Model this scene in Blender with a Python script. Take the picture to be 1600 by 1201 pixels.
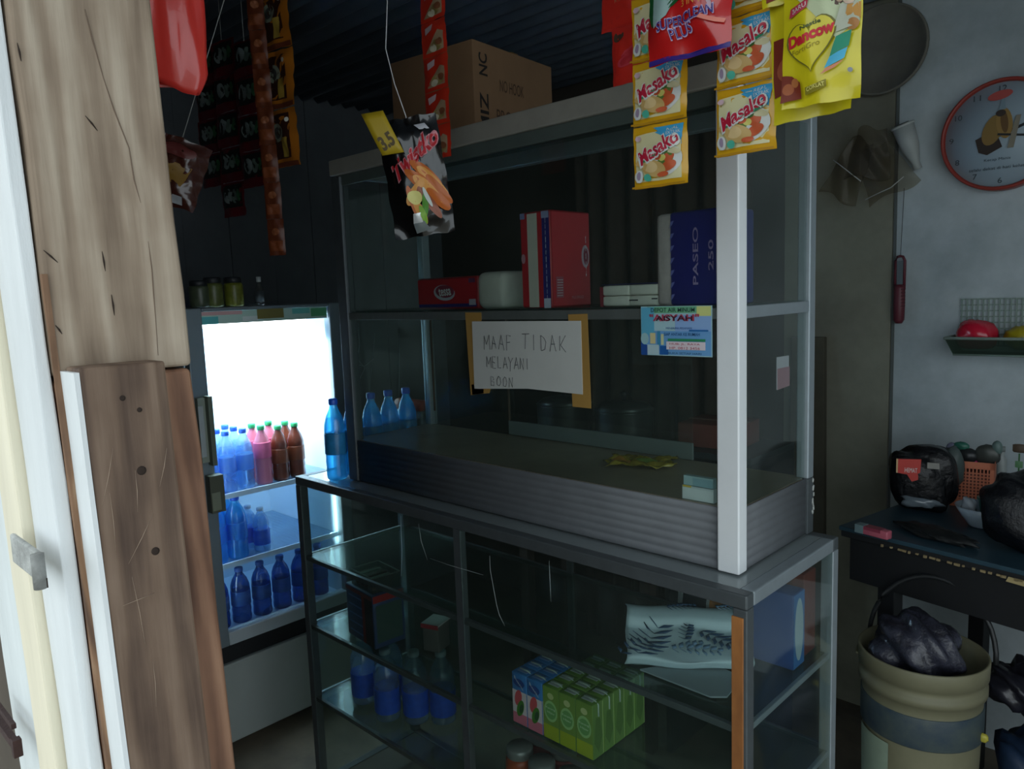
import bpy, bmesh, math, random
from math import sin, cos, pi, radians as R, atan2, sqrt
from mathutils import Vector, Matrix, Euler
for o in list(bpy.data.objects): bpy.data.objects.remove(o)
SC = bpy.context.scene; COL = SC.collection
random.seed(4)
# ------------------------------------------------------------------ camera
F_PX, YAW, PITCH, ROLL = 1191.97, -.7693, .1205, -.0369
fw = Vector((sin(YAW)*cos(PITCH), cos(YAW)*cos(PITCH), -sin(PITCH)))
r0 = Vector((cos(YAW), -sin(YAW), 0)); u0 = r0.cross(fw)
rt = r0*cos(ROLL)+u0*sin(ROLL); up = -r0*sin(ROLL)+u0*cos(ROLL)
EYE = Vector((0, 0, 1.55))
cam = bpy.data.cameras.new('camera'); camo = bpy.data.objects.new('camera', cam); COL.objects.link(camo)
cam.sensor_fit = 'HORIZONTAL'; cam.sensor_width = 36; cam.lens = F_PX/1600*36; cam.clip_start = .02
camo.matrix_world = Matrix((( rt.x, up.x, -fw.x, EYE.x), (rt.y, up.y, -fw.y, EYE.y), (rt.z, up.z, -fw.z, EYE.z), (0, 0, 0, 1)))
SC.camera = camo
def ray(x, y): return fw+rt*(x-800)/F_PX-up*(y-600.5)/F_PX
def az(x, y, z): d = ray(x, y); return EYE+d*((z-EYE.z)/d.z)
def ay(x, y, Y): d = ray(x, y); return EYE+d*(Y/d.y)
def ax(x, y, X): d = ray(x, y); return EYE+d*(X/d.x)
def ad(x, y, D): return EYE+ray(x, y)*D
# ------------------------------------------------------------------ world, exposure
SC.view_settings.view_transform = 'Standard'; SC.view_settings.look = 'None'
SC.cycles.transparent_max_bounces = 40; SC.view_settings.exposure = 0.14; SC.view_settings.gamma = 1.0; SC.view_settings.use_curve_mapping = False
W = bpy.data.worlds.new('overcast_sky'); SC.world = W; W.use_nodes = True
wn = W.node_tree; bgn = wn.nodes['Background']
tc = wn.nodes.new('ShaderNodeTexCoord'); sx = wn.nodes.new('ShaderNodeSeparateXYZ'); cr = wn.nodes.new('ShaderNodeValToRGB')
wn.links.new(tc.outputs['Generated'], sx.inputs[0]); wn.links.new(sx.outputs['Z'], cr.inputs[0])
cr.color_ramp.elements[0].position = .0; cr.color_ramp.elements[0].color = (.80, .91, .97, 1)
cr.color_ramp.elements[1].position = .6; cr.color_ramp.elements[1].color = (.88, .96, .99, 1)
wn.links.new(cr.outputs[0], bgn.inputs[0]); bgn.inputs[1].default_value = 1.65
def area(name, loc, rot, sx_, sy_, power, col):
    l = bpy.data.lights.new(name, 'AREA'); l.shape = 'RECTANGLE'; l.size = sx_; l.size_y = sy_; l.energy = power; l.color = col
    o = bpy.data.objects.new(name, l); COL.objects.link(o); o.location = loc; o.rotation_euler = rot; return o
# drinks fridge lamps: ceiling and right door post; the left-post light is added fill
area('fridge_lamp_and_fill', (-2.62, 1.34, 1.46), (0, R(18), 0), .10, .40, 10, (.80, .95, 1.0))
area('fridge_lamp_and_fill', (-2.525, 1.085, .95), (R(-90), 0, R(35)), .03, .90, 1.2, (.70, .90, 1.0))  # added light behind the door frame to brighten the bottle fronts
area('fridge_lamp_and_fill', (-2.53, 1.565, 1.0), (R(90), 0, R(-40)), 0.03, .80, 1.1, (.70, .90, 1.0))
# ------------------------------------------------------------------ materials
MT = {}
def lin(c):
    c = c/255; return c/12.92 if c <= .04045 else ((c+.055)/1.055)**2.4
def hexc(h): return tuple(lin(int(h[i:i+2], 16)) for i in (0, 2, 4))+(1,)
def P(h, rough=.5, metal=0, noise=0, scale=20, bump=0, spec=.5, stretch=None, emit=0, h2=None, coat=0):
    k = (h, rough, metal, noise, scale, bump, spec, stretch, emit, h2, coat)
    if k in MT: return MT[k]
    m = bpy.data.materials.new('paint_'+h); m.use_nodes = True; n = m.node_tree; b = n.nodes['Principled BSDF']
    c = hexc(h); b.inputs['Base Color'].default_value = c; b.inputs['Roughness'].default_value = rough; b.inputs['Metallic'].default_value = metal
    b.inputs['Specular IOR Level'].default_value = spec
    if coat: b.inputs['Coat Weight'].default_value = coat
    if emit: b.inputs['Emission Color'].default_value = c; b.inputs['Emission Strength'].default_value = emit
    if noise or bump or h2:
        t = n.nodes.new('ShaderNodeTexCoord'); mp = n.nodes.new('ShaderNodeMapping'); nz = n.nodes.new('ShaderNodeTexNoise')
        n.links.new(t.outputs['Object'], mp.inputs[0]); n.links.new(mp.outputs[0], nz.inputs['Vector'])
        if stretch: mp.inputs['Scale'].default_value = stretch
        nz.inputs['Scale'].default_value = scale; nz.inputs['Detail'].default_value = 7; nz.inputs['Roughness'].default_value = .62
        rp = n.nodes.new('ShaderNodeValToRGB'); rp.color_ramp.elements[0].position = .32; rp.color_ramp.elements[1].position = .68
        if h2: a, z = c, hexc(h2)
        else: a = tuple(max(0, v*(1-noise)) for v in c[:3])+(1,); z = tuple(min(1, v*(1+noise)) for v in c[:3])+(1,)
        rp.color_ramp.elements[0].color = a; rp.color_ramp.elements[1].color = z
        n.links.new(nz.outputs['Fac'], rp.inputs[0]); n.links.new(rp.outputs[0], b.inputs['Base Color'])
        if bump:
            bp = n.nodes.new('ShaderNodeBump'); bp.inputs['Strength'].default_value = bump; bp.inputs['Distance'].default_value = .01
            n.links.new(nz.outputs['Fac'], bp.inputs['Height']); n.links.new(bp.outputs[0], b.inputs['Normal'])
    MT[k] = m; return m
def wood(base, dark, light, sc=6, wave=9):
    k = ('wood', base, dark, light, sc, wave)
    if k in MT: return MT[k]
    m = bpy.data.materials.new('wood_'+base); m.use_nodes = True; n = m.node_tree; b = n.nodes['Principled BSDF']
    t = n.nodes.new('ShaderNodeTexCoord'); mp = n.nodes.new('ShaderNodeMapping'); mp.inputs['Scale'].default_value = (1, 1, .14)
    n.links.new(t.outputs['Object'], mp.inputs[0])
    nz = n.nodes.new('ShaderNodeTexNoise'); nz.inputs['Scale'].default_value = sc; nz.inputs['Detail'].default_value = 3
    n.links.new(mp.outputs[0], nz.inputs['Vector'])
    add = n.nodes.new('ShaderNodeVectorMath'); add.operation = 'SCALE'; add.inputs['Scale'].default_value = .16
    n.links.new(nz.outputs['Color'], add.inputs[0])
    ad2 = n.nodes.new('ShaderNodeVectorMath'); ad2.operation = 'ADD'; n.links.new(mp.outputs[0], ad2.inputs[0]); n.links.new(add.outputs[0], ad2.inputs[1])
    wv = n.nodes.new('ShaderNodeTexWave'); wv.bands_direction = 'Y'; wv.inputs['Scale'].default_value = wave; wv.inputs['Distortion'].default_value = 5
    wv.inputs['Detail'].default_value = 3; wv.inputs['Detail Scale'].default_value = 2.2
    n.links.new(ad2.outputs[0], wv.inputs['Vector'])
    fn = n.nodes.new('ShaderNodeTexNoise'); fn.inputs['Scale'].default_value = 140; fn.inputs['Detail'].default_value = 4
    mp2 = n.nodes.new('ShaderNodeMapping'); mp2.inputs['Scale'].default_value = (1, 1, .06)
    n.links.new(t.outputs['Object'], mp2.inputs[0]); n.links.new(mp2.outputs[0], fn.inputs['Vector'])
    mx = n.nodes.new('ShaderNodeMix'); mx.data_type = 'FLOAT'; mx.inputs[0].default_value = .62
    n.links.new(wv.outputs['Fac'], mx.inputs[2]); n.links.new(fn.outputs['Fac'], mx.inputs[3])
    big = n.nodes.new('ShaderNodeTexNoise'); big.inputs['Scale'].default_value = 9; big.inputs['Detail'].default_value = 4
    n.links.new(t.outputs['Object'], big.inputs['Vector'])
    mx2 = n.nodes.new('ShaderNodeMix'); mx2.data_type = 'FLOAT'; mx2.inputs[0].default_value = .5
    n.links.new(mx.outputs[0], mx2.inputs[2]); n.links.new(big.outputs['Fac'], mx2.inputs[3])
    rp = n.nodes.new('ShaderNodeValToRGB'); e = rp.color_ramp.elements
    e[0].position = .30; e[0].color = hexc(dark); e[1].position = .72; e[1].color = hexc(light); x = e.new(.5); x.color = hexc(base)
    n.links.new(mx2.outputs[0], rp.inputs[0]); n.links.new(rp.outputs[0], b.inputs['Base Color'])
    bp = n.nodes.new('ShaderNodeBump'); bp.inputs['Strength'].default_value = .35; bp.inputs['Distance'].default_value = .004
    n.links.new(mx.outputs[0], bp.inputs['Height']); n.links.new(bp.outputs[0], b.inputs['Normal']); b.inputs['Roughness'].default_value = .75
    MT[k] = m; return m
def pane(name, tint, haze=.03, haze_col='B8C8C0', gl=.05, body=0, refl=.05, mx_=.75):
    """thin transparent sheet: clear, mirror-like at grazing angles, with a film of dust and painted haze"""
    k = ('pane', name)
    if k in MT: return MT[k]
    m = bpy.data.materials.new(name); m.use_nodes = True; n = m.node_tree; n.nodes.clear()
    out = n.nodes.new('ShaderNodeOutputMaterial'); tr = n.nodes.new('ShaderNodeBsdfTransparent'); g = n.nodes.new('ShaderNodeBsdfGlossy'); df = n.nodes.new('ShaderNodeBsdfDiffuse')
    tr.inputs[0].default_value = hexc(tint); g.inputs['Roughness'].default_value = gl; df.inputs[0].default_value = hexc(haze_col)
    lw = n.nodes.new('ShaderNodeLayerWeight'); pw = n.nodes.new('ShaderNodeMath'); pw.operation = 'POWER'; pw.inputs[1].default_value = 4.5
    n.links.new(lw.outputs['Facing'], pw.inputs[0])
    ml = n.nodes.new('ShaderNodeMath'); ml.operation = 'MULTIPLY_ADD'; ml.inputs[1].default_value = mx_; ml.inputs[2].default_value = refl
    n.links.new(pw.outputs[0], ml.inputs[0])
    t = n.nodes.new('ShaderNodeTexCoord'); nz = n.nodes.new('ShaderNodeTexNoise'); nz.inputs['Scale'].default_value = 5; nz.inputs['Detail'].default_value = 6
    n.links.new(t.outputs['Object'], nz.inputs['Vector'])
    hz = n.nodes.new('ShaderNodeMath'); hz.operation = 'MULTIPLY'; hz.inputs[1].default_value = haze*2; n.links.new(nz.outputs['Fac'], hz.inputs[0])
    if body:
        tl = n.nodes.new('ShaderNodeBsdfTranslucent'); tl.inputs[0].default_value = hexc(haze_col); mt = n.nodes.new('ShaderNodeMixShader'); mt.inputs[0].default_value = body
        n.links.new(df.outputs[0], mt.inputs[1]); n.links.new(tl.outputs[0], mt.inputs[2]); df = mt
    a = n.nodes.new('ShaderNodeMixShader'); b = n.nodes.new('ShaderNodeMixShader')
    n.links.new(hz.outputs[0], a.inputs[0]); n.links.new(tr.outputs[0], a.inputs[1]); n.links.new(df.outputs[0], a.inputs[2])
    n.links.new(ml.outputs[0], b.inputs[0]); n.links.new(a.outputs[0], b.inputs[1]); n.links.new(g.outputs[0], b.inputs[2]); n.links.new(b.outputs[0], out.inputs[0])
    MT[k] = m; return m
GLASS = pane('cabinet_glass', 'F3F9F7', .016, 'A8B8B4')  # haze is dust plus sky reflection painted in as teal-grey
SHELFGLASS = pane('shelf_glass', 'DCE9E3', .07, '7E958E', .12, refl=.08)
CLEARBAG = pane('clear_plastic', 'E2E6E4', .05, 'C0C8C8', .15, refl=.10)
PETBLUE = pane('blue_bottle_plastic', 'A0CCF0', .30, '6CB4F4', .08, body=.6, refl=.07, mx_=.4)
PETCYAN = pane('cyan_bottle_plastic', '98DCF4', .42, '58D0FF', .08, body=.6, refl=.07, mx_=.4)
PETCLEAR = pane('clear_bottle_plastic', 'DCECF8', .30, 'C4E0FA', .08, body=.6, refl=.07, mx_=.4)
PETDARK = pane('dark_blue_bottle_plastic', '6A98C8', .34, '4A7CC0', .1, body=.6, refl=.06, mx_=.4)
ALU = P('98A3A9', .42, .4, .06, 30, .02); ALUD = P('5C6366', .45, .4, .1, 30, .02); ALU_LIT = P('F2F6F8', .45, .05, .03, 8, .01)  # the last tone has reflected sky light painted into it
FRIDGEW = P('B9C3C8', .4); INTW = P('DCE8F2', .4)
# ------------------------------------------------------------------ mesh builder
class MB:
    def __init__(s): s.v = []; s.f = []; s.m = []; s.sm = []; s.mats = []
    def mi(s, m):
        if m not in s.mats: s.mats.append(m)
        return s.mats.index(m)
    def add(s, vs, fs, m, smooth=False):
        b = len(s.v); s.v += [tuple(v) for v in vs]; i = s.mi(m)
        for f in fs: s.f.append([b+k for k in f]); s.m.append(i); s.sm.append(smooth)
        return s
    def box(s, a, b, m):
        x0, y0, z0 = [min(p, q) for p, q in zip(a, b)]; x1, y1, z1 = [max(p, q) for p, q in zip(a, b)]
        return s.hexa([(x0, y0, z0), (x1, y0, z0), (x1, y1, z0), (x0, y1, z0), (x0, y0, z1), (x1, y0, z1), (x1, y1, z1), (x0, y1, z1)], m)
    def hexa(s, p, m): return s.add(p, [(3, 2, 1, 0), (4, 5, 6, 7), (0, 1, 5, 4), (1, 2, 6, 5), (2, 3, 7, 6), (3, 0, 4, 7)], m)
    def lathe(s, prof, m, c=(0, 0, 0), n=20, axis='z', smooth=True, sq=0, wob=0):
        vs = []; fs = []
        for r_, h in prof:
            for k in range(n):
                a = 2*pi*k/n; rr = r_*(1+wob*sin(3*a+h*40)*.5+wob*sin(5*a-h*25)*.5); x, y = rr*cos(a), rr*sin(a)
                p = (x, y, h) if axis == 'z' else ((x, h, y) if axis == 'y' else (h, x, y))
                vs.append((p[0]+c[0], p[1]+c[1], p[2]+c[2]))
        for j in range(len(prof)-1):
            for k in range(n):
                q = (j*n+k, j*n+(k+1) % n, (j+1)*n+(k+1) % n, (j+1)*n+k); fs.append(q if axis != 'y' else q[::-1])
        if prof[0][0] > 1e-5: fs.append(tuple(range(n))[::-1] if axis != 'y' else tuple(range(n)))
        if prof[-1][0] > 1e-5:
            t = tuple((len(prof)-1)*n+k for k in range(n)); fs.append(t if axis != 'y' else t[::-1])
        return s.add(vs, fs, m, smooth)
    def tube(s, pts, r_, m, n=8, smooth=True):
        pts = [Vector(p) for p in pts]; vs = []; fs = []
        for i, p in enumerate(pts):
            t = (pts[min(i+1, len(pts)-1)]-pts[max(i-1, 0)]).normalized()
            a = t.cross(Vector((0, 0, 1)) if abs(t.z) < .9 else Vector((1, 0, 0))).normalized(); b = t.cross(a)
            rr = r_[i] if isinstance(r_, (list, tuple)) else r_
            for k in range(n): w = 2*pi*k/n; vs.append(p+a*rr*cos(w)+b*rr*sin(w))
        for i in range(len(pts)-1):
            for k in range(n): fs.append((i*n+k, i*n+(k+1) % n, (i+1)*n+(k+1) % n, (i+1)*n+k))
        fs.append(tuple(range(n))[::-1]); fs.append(tuple((len(pts)-1)*n+k for k in range(n)))
        return s.add(vs, fs, m, smooth)
    def grid(s, fn, nu, nv, m, smooth=True):
        vs = [fn(i/nu, j/nv) for j in range(nv+1) for i in range(nu+1)]
        fs = [(j*(nu+1)+i, j*(nu+1)+i+1, (j+1)*(nu+1)+i+1, (j+1)*(nu+1)+i) for j in range(nv) for i in range(nu)]
        return s.add(vs, fs, m, smooth)
    def blob(s, c, rad, m, n=24, k=14, amp=.12, seed=0, flat=0, boxy=1.0):
        rn = random.Random(seed); ph = [rn.uniform(0, 6.28) for _ in range(12)]; fq = [rn.uniform(1.5, 9) for _ in range(12)]
        vs = []; fs = []
        for j in range(k+1):
            t = pi*j/k
            for i in range(n):
                a = 2*pi*i/n; d = Vector((sin(t)*cos(a), sin(t)*sin(a), cos(t)))
                w = 1+sum(amp/(1+.35*q)*sin(fq[q]*(d.x*1.3+d.y*(.5+.3*q)+d.z*(1.1-.2*q))+ph[q]) for q in range(12))*.6
                e = Vector([math.copysign(abs(x)**boxy, x) for x in d])
                p = Vector((e.x*rad[0], e.y*rad[1], e.z*rad[2]))*w
                if p.z < -flat*rad[2] and flat: p.z = -flat*rad[2]
                vs.append(p+Vector(c))
        for j in range(k):
            for i in range(n): fs.append((j*n+i, (j+1)*n+i, (j+1)*n+(i+1) % n, j*n+(i+1) % n))
        return s.add(vs, fs, m, True)
    def obj(s, name, parent=None, bevel=0, seg=2, loc=None, rot=None, thick=0):
        me = bpy.data.meshes.new(name); me.from_pydata(s.v, [], s.f)
        for m in s.mats: me.materials.append(m)
        for p, i, q in zip(me.polygons, s.m, s.sm): p.material_index = i; p.use_smooth = q
        me.update(); o = bpy.data.objects.new(name, me); COL.objects.link(o)
        if parent: o.parent = parent
        if loc is not None: o.location = loc
        if rot is not None: o.rotation_euler = rot
        if thick: q = o.modifiers.new('t', 'SOLIDIFY'); q.thickness = thick; q.offset = 0
        if bevel: b = o.modifiers.new('b', 'BEVEL'); b.width = bevel; b.segments = seg; b.limit_method = 'ANGLE'; b.angle_limit = R(40)
        return o
def tag(o, label, cat, group=None, kind=None):
    o['label'] = label; o['category'] = cat
    if group: o['group'] = group
    if kind: o['kind'] = kind
    return o
def thing(name, label, cat, loc=(0, 0, 0), rz=0, group=None, rot=None):
    o = bpy.data.objects.new(name, None); COL.objects.link(o); o.empty_display_size = .05
    o.location = loc; o.rotation_euler = rot if rot is not None else (0, 0, rz); return tag(o, label, cat, group)
def struct(mb, name, **k): o = mb.obj(name, **k); o['kind'] = 'structure'; return o
def dup(root, loc, rz=None, label=None, rot=None):
    r_ = root.copy(); COL.objects.link(r_); r_.location = loc
    if rz is not None: r_.rotation_euler = (0, 0, rz)
    if rot is not None: r_.rotation_euler = rot
    if label: r_['label'] = label
    for ch in list(root.children):
        c = ch.copy(); COL.objects.link(c); c.parent = r_
        for g in ch.children: d = g.copy(); COL.objects.link(d); d.parent = c
    return r_
TX = {}
def text2d(s, bold=0.0, shear=0):
    k = (s, bold, shear)
    if k in TX: return TX[k]
    c = bpy.data.curves.new('t', 'FONT'); c.body = s; c.size = 1; c.resolution_u = 3; c.offset = bold; c.shear = shear
    o = bpy.data.objects.new('t', c); COL.objects.link(o)
    me = bpy.data.meshes.new_from_object(o)
    vs = [(v.co.x, v.co.y) for v in me.vertices]; fs = [tuple(p.vertices) for p in me.polygons]
    bpy.data.objects.remove(o); bpy.data.curves.remove(c); bpy.data.meshes.remove(me)
    x0 = min(v[0] for v in vs); x1 = max(v[0] for v in vs); y0 = min(v[1] for v in vs); y1 = max(v[1] for v in vs)
    vs = [((x-x0)/(x1-x0)-.5, (y-y0)/(y1-y0)-.5) for x, y in vs]
    TX[k] = (vs, fs, (x1-x0)/(y1-y0)); return TX[k]
class Art:
    """flat print laid on a face: M(u, v, lift) gives the point on the face"""
    def __init__(s, mb, M, step=.0004, base=.0006): s.mb = mb; s.M = M; s.k = base; s.step = step
    def poly(s, pts, m, rings=2, dens=1):
        s.k += s.step; q = []
        for i in range(len(pts)):
            a = pts[i]; b = pts[(i+1) % len(pts)]
            for j in range(dens): q.append((a[0]+(b[0]-a[0])*j/dens, a[1]+(b[1]-a[1])*j/dens))
        cx = sum(p[0] for p in q)/len(q); cy = sum(p[1] for p in q)/len(q); n = len(q)
        vs = [s.M(cx, cy, s.k)]; fs = []
        for r_ in range(1, rings+1):
            for x, y in q: vs.append(s.M(cx+(x-cx)*r_/rings, cy+(y-cy)*r_/rings, s.k))
        for i in range(n): fs.append((0, 1+i, 1+(i+1) % n))
        for r_ in range(rings-1):
            for i in range(n): a = 1+r_*n; b = a+n; fs.append((a+i, b+i, b+(i+1) % n, a+(i+1) % n))
        s.mb.add(vs, fs, m, True)
    def rect(s, x0, y0, x1, y1, m, dens=4, rings=3): s.poly([(x0, y0), (x1, y0), (x1, y1), (x0, y1)], m, rings, dens)
    def ell(s, cx, cy, rx, ry, m, rot=0, n=20):
        c, d = cos(rot), sin(rot); s.poly([(cx+rx*cos(t)*c-ry*sin(t)*d, cy+rx*cos(t)*d+ry*sin(t)*c) for t in [2*pi*i/n for i in range(n)]], m, 2)
    def text(s, body, cx, cy, w, h, m, rot=0, bold=0.0, shear=0, asp=1):
        """w, h in face units; asp = face height / width, so that a turned text keeps its shape"""
        s.k += s.step; vs, fs, _ = text2d(body, bold, shear); c, d = cos(rot), sin(rot)
        out = [s.M(cx+(x*w)*c-(y*h*asp)*d, cy+((x*w)*d/asp)+(y*h)*c, s.k) for x, y in vs]
        s.mb.add(out, fs, m, False)
def flatmap(o, ux, vz, w, h):
    """(u, v) in 0..1 over a rectangle with origin o, edges ux*w and vz*h, lifted along the normal"""
    o = Vector(o); ux = Vector(ux).normalized(); vz = Vector(vz).normalized(); n = ux.cross(vz)
    return lambda u, v, k: o+ux*(u*w)+vz*(v*h)+n*k
def pouch(w, h, t, mat, seed=0, seal=.07, rough_=.004, back=None, side=0, nu=14, nv=18):
    """filled packet in the XZ plane, hung from its top edge at z=0, front towards -Y. returns mb and the print map"""
    rn = random.Random(seed); ph = [rn.uniform(0, 6.28) for _ in range(8)]
    def bul(u, v):
        a = max(0, 1-abs(2*u-1)**2.6); s_ = min(1, max(0, (min(v, 1-v)-seal*.5)/(.16))); s_ = s_*s_*(3-2*s_)
        return t*.5*a*s_
    def wr(u, v): return rough_*(sin(9*u+4*v+ph[0])*.35+sin(15*v-6*u+ph[1])*.3+sin(23*u*v+11*u+ph[2])*.25+.5*sin(3*v+ph[3]))
    def edge(u, v): return (u-.5)*w*(1+side*abs(2*v-1)-side*.5)+.12*rough_*sin(21*v+ph[4]), -h+v*h+.15*rough_*sin(17*u+ph[5])
    def Mp(u, v, k): x, z = edge(u, v); return Vector((x, -bul(u, v)+wr(u, v)-k, z))
    def Mb(u, v): x, z = edge(1-u, v); return Vector((x, bul(1-u, v)+wr(1-u, v)+.0004, z))
    mb = MB(); mb.grid(lambda u, v: Mp(u, v, 0), nu, nv, mat); mb.grid(Mb, nu, nv, back or mat)
    return mb, Mp
def face_rz(p, extra=0): d = EYE-Vector(p); return atan2(d.x, -d.y)+extra
# ================================================================== the room
YW, XL, XR, ZC = 2.75, -3.15, 1.25, 2.5
conc = P('4A4843', .8, 0, .25, 5, .15)
struct(MB().box((XL, -.1, -.06), (XR, YW, 0), P('57524A', .8, 0, 0, 3.5, .2, h2='837866')), 'floor')
struct(MB().box((-9, -9, -.12), (9, -.1, -.02), P('8A867C', .9, 0, .2, 4, .2)), 'ground')
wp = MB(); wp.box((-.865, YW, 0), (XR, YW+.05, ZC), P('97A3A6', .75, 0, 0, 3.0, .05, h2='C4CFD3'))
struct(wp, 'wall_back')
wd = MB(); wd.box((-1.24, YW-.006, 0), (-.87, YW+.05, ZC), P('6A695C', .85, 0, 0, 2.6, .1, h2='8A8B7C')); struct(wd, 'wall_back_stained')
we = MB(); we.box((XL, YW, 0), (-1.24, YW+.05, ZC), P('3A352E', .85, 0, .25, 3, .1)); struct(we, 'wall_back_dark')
struct(MB().box((-.8665, YW-.004, .0), (-.858, YW+.001, ZC), P('59605F', .8)), 'trim_1')
struct(MB().box((-.30, YW-.003, .3), (-.292, YW+.001, ZC), P('7C888C', .8)), 'trim_2')
wl = MB()
for i in range(13):
    a = .16+i*.2; wl.box((XL-.04, a, 0), (XL+(.004 if i % 2 else 0), min(a+.197, YW), ZC), P('5C6166', .8, 0, .12, 6, .05))
struct(wl, 'wall_left')
struct(MB().box((XR, 1.35, 0), (XR+.05, YW, ZC), P('8A8E90', .8, 0, .15, 3, .05)), 'wall_right')
struct(MB().box((XL, .185, 0), (-.78, .235, ZC), P('4A4136', .85, 0, .2, 6, .1)), 'wall_front')
# corrugated roof sheet, ridges running along X
rf = MB(); ridge = P('6C7682', .55, .1, .15, 6, .03)
def roof(u, v):
    y = -.35+v*(YW+.35); return Vector((XL+u*(XR-XL), y, 2.46+.16*(1-v)*0+.016*sin(y*2*pi/.076)))
rf.grid(roof, 2, 520, ridge); struct(rf, 'ceiling', thick=.002)
# ------------------------------------------------------------------ wooden door post and planks, close by on the left
def lean(z): return -.63+(1.79-z)*.033
def skew(mb, x0, x1, y0, y1, z0, z1, m, wob=0, n=1, yl=.012):
    """squared timber following the lean of the post; x measured from the post's inner face"""
    def col(z): dy = (1.79-z)*yl; return [(lean(z)+x0, y0+dy, z), (lean(z)+x1, y0+dy, z), (lean(z)+x1, y1+dy, z), (lean(z)+x0, y1+dy, z)]
    zs = [z0+(z1-z0)*i/n for i in range(n+1)]; vs = []; fs = []; rn = random.Random(7)
    for z in zs:
        for p in col(z): vs.append((p[0]+rn.uniform(-wob, wob), p[1]+rn.uniform(-wob, wob), z))
    for i in range(n):
        for k in range(4): fs.append((i*4+k, i*4+(k+1) % 4, i*4+4+(k+1) % 4, i*4+4+k))
    fs.append((3, 2, 1, 0)); fs.append((n*4, n*4+1, n*4+2, n*4+3)); mb.add(vs, fs, m)
WA = wood('94826F', '6C5A4A', 'B8A996', 6, 13); WB = wood('6F5A4A', '4C3A2F', '8A7564', 7, 14); WR = wood('85604A', '5E4030', 'A07A60', 7, 12)
PALE = P('DDE1E2', .8, 0, .07, 25, .25, stretch=(1, 1, .2)); CREAM = P('E8E0C8', .75, 0, .10, 14, .3, stretch=(1, 1, .12)); PEEL = wood('8D6B50', '5E4636', 'C9B090', 12, 20)
post = thing('door_post', 'thick weathered grey-brown timber post in the left foreground', 'post', (0, 0, 0))
mb = MB(); skew(mb, -.10, 0, .163, .263, 1.50, 2.44, WA, .0012, 16); mb.obj('upper_timber', post, .004, 3)
mb = MB(); skew(mb, -.10, -.001, .163, .2625, 0, 1.498, WR, .0010, 22); mb.obj('lower_timber', post, .004, 3)['label'] = 'reddish lower part of the post'
mb = MB(); skew(mb, .001, .032, .1690, .2285, 0, 1.508, WB, .0005, 20); mb.obj('nailed_board', post, .002, 2)['label'] = 'dark brown board nailed on the face of the post'
mb = MB(); skew(mb, .0005, .0322, .1655, .1688, 0, 1.505, PALE, .0003, 20); mb.obj('painted_edge', post)['label'] = 'white painted edge of the nailed board'
mb = MB(); skew(mb, -.003, .0008, 0.1618, .1660, .0, 1.575, PEEL, .0004, 30); mb.obj('bark_strip', post)['label'] = 'peeling brown edge strip'
# cracks, knots and nail marks on the timber
def mark(x, y, lx, ly, dx, up_):
    """short dark mark on the post face at picture direction x, y"""
    p = ax(x, y, -.62); p.x = lean(p.z)+dx; q = p+Vector((0, lx, ly)); mid = (p+q)/2
    return [(p.x, p.y, p.z), (mid.x+.0006, mid.y, mid.z), (q.x, q.y, q.z)]
DK = P('2C2019', .9)
mb = MB()
for x, y, a, b in ((32, 62, .004, -.022), (138, 178, .025, -.018), (70, 390, .028, -.016), (162, 392, .003, -.028), (176, 460, .002, -.030), (88, 508, .012, -.012)):
    pts = mark(x, y, a*.3, b*.55, .0, 0); mb = MB(); mb.tube(pts, [.0002, .0007, .0002], DK, 6); mb.obj('crack', post)
for x, y, s_ in ((284, 945, .0016), (290, 1062, .0016), (278, 990, .0012), (318, 1140, .0012)):
    p = ax(x, y, -.61); p.x = lean(p.z)+.0002; mb = MB(); mb.blob(p, (.0006, s_, s_*1.6), DK, 10, 6, .2, 2); mb.obj('knot', post)
g = [ax(x, y, -.622) for x, y in ((138, 10), (150, 60), (166, 120), (182, 170), (205, 230), (212, 280), (228, 340), (238, 420), (243, 500), (246, 555))]
for p in g: p.x = lean(p.z)+.0002
mb = MB(); mb.tube(g, [.0002]+[.0005, .0003]*4+[.0002], P('6E5C4E', .9), 6)
g = [ax(x, y, -.612) for x, y in ((270, 620), (276, 700), (285, 800), (293, 900), (304, 1000), (312, 1100), (318, 1200))]
mb.obj('long_crack', post)
for x, y, s_ in ((210, 731, .0034), (230, 854, .003), (182, 620, .002), (208, 638, .0018)):
    p = ax(x, y, -.60); p.x = lean(p.z)+.0322; mb = MB(); mb.lathe([(s_, -.001), (s_, .0002), (s_*.5, .0003)], DK, (p.x, p.y, p.z), 12, 'x'); mb.obj('nail_hole', post)
for i, (x0, y0, x1, y1) in enumerate(((160, 790, 178, 700), (200, 880, 240, 800), (225, 1010, 205, 900), (190, 945, 240, 925), (215, 800, 212, 735), (250, 760, 262, 700), (180, 860, 172, 770), (240, 1100, 236, 1030))):
    a, b = ax(x0, y0, -.585), ax(x1, y1, -.585); a.x = lean(a.z)+.0321; b.x = lean(b.z)+.0321; MB().tube([a, (a+b)/2+Vector((0, .0006, 0)), b], [.0001, .0003, .0001], P('A08C7A', .9), 4).obj('scratch', post)
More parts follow.
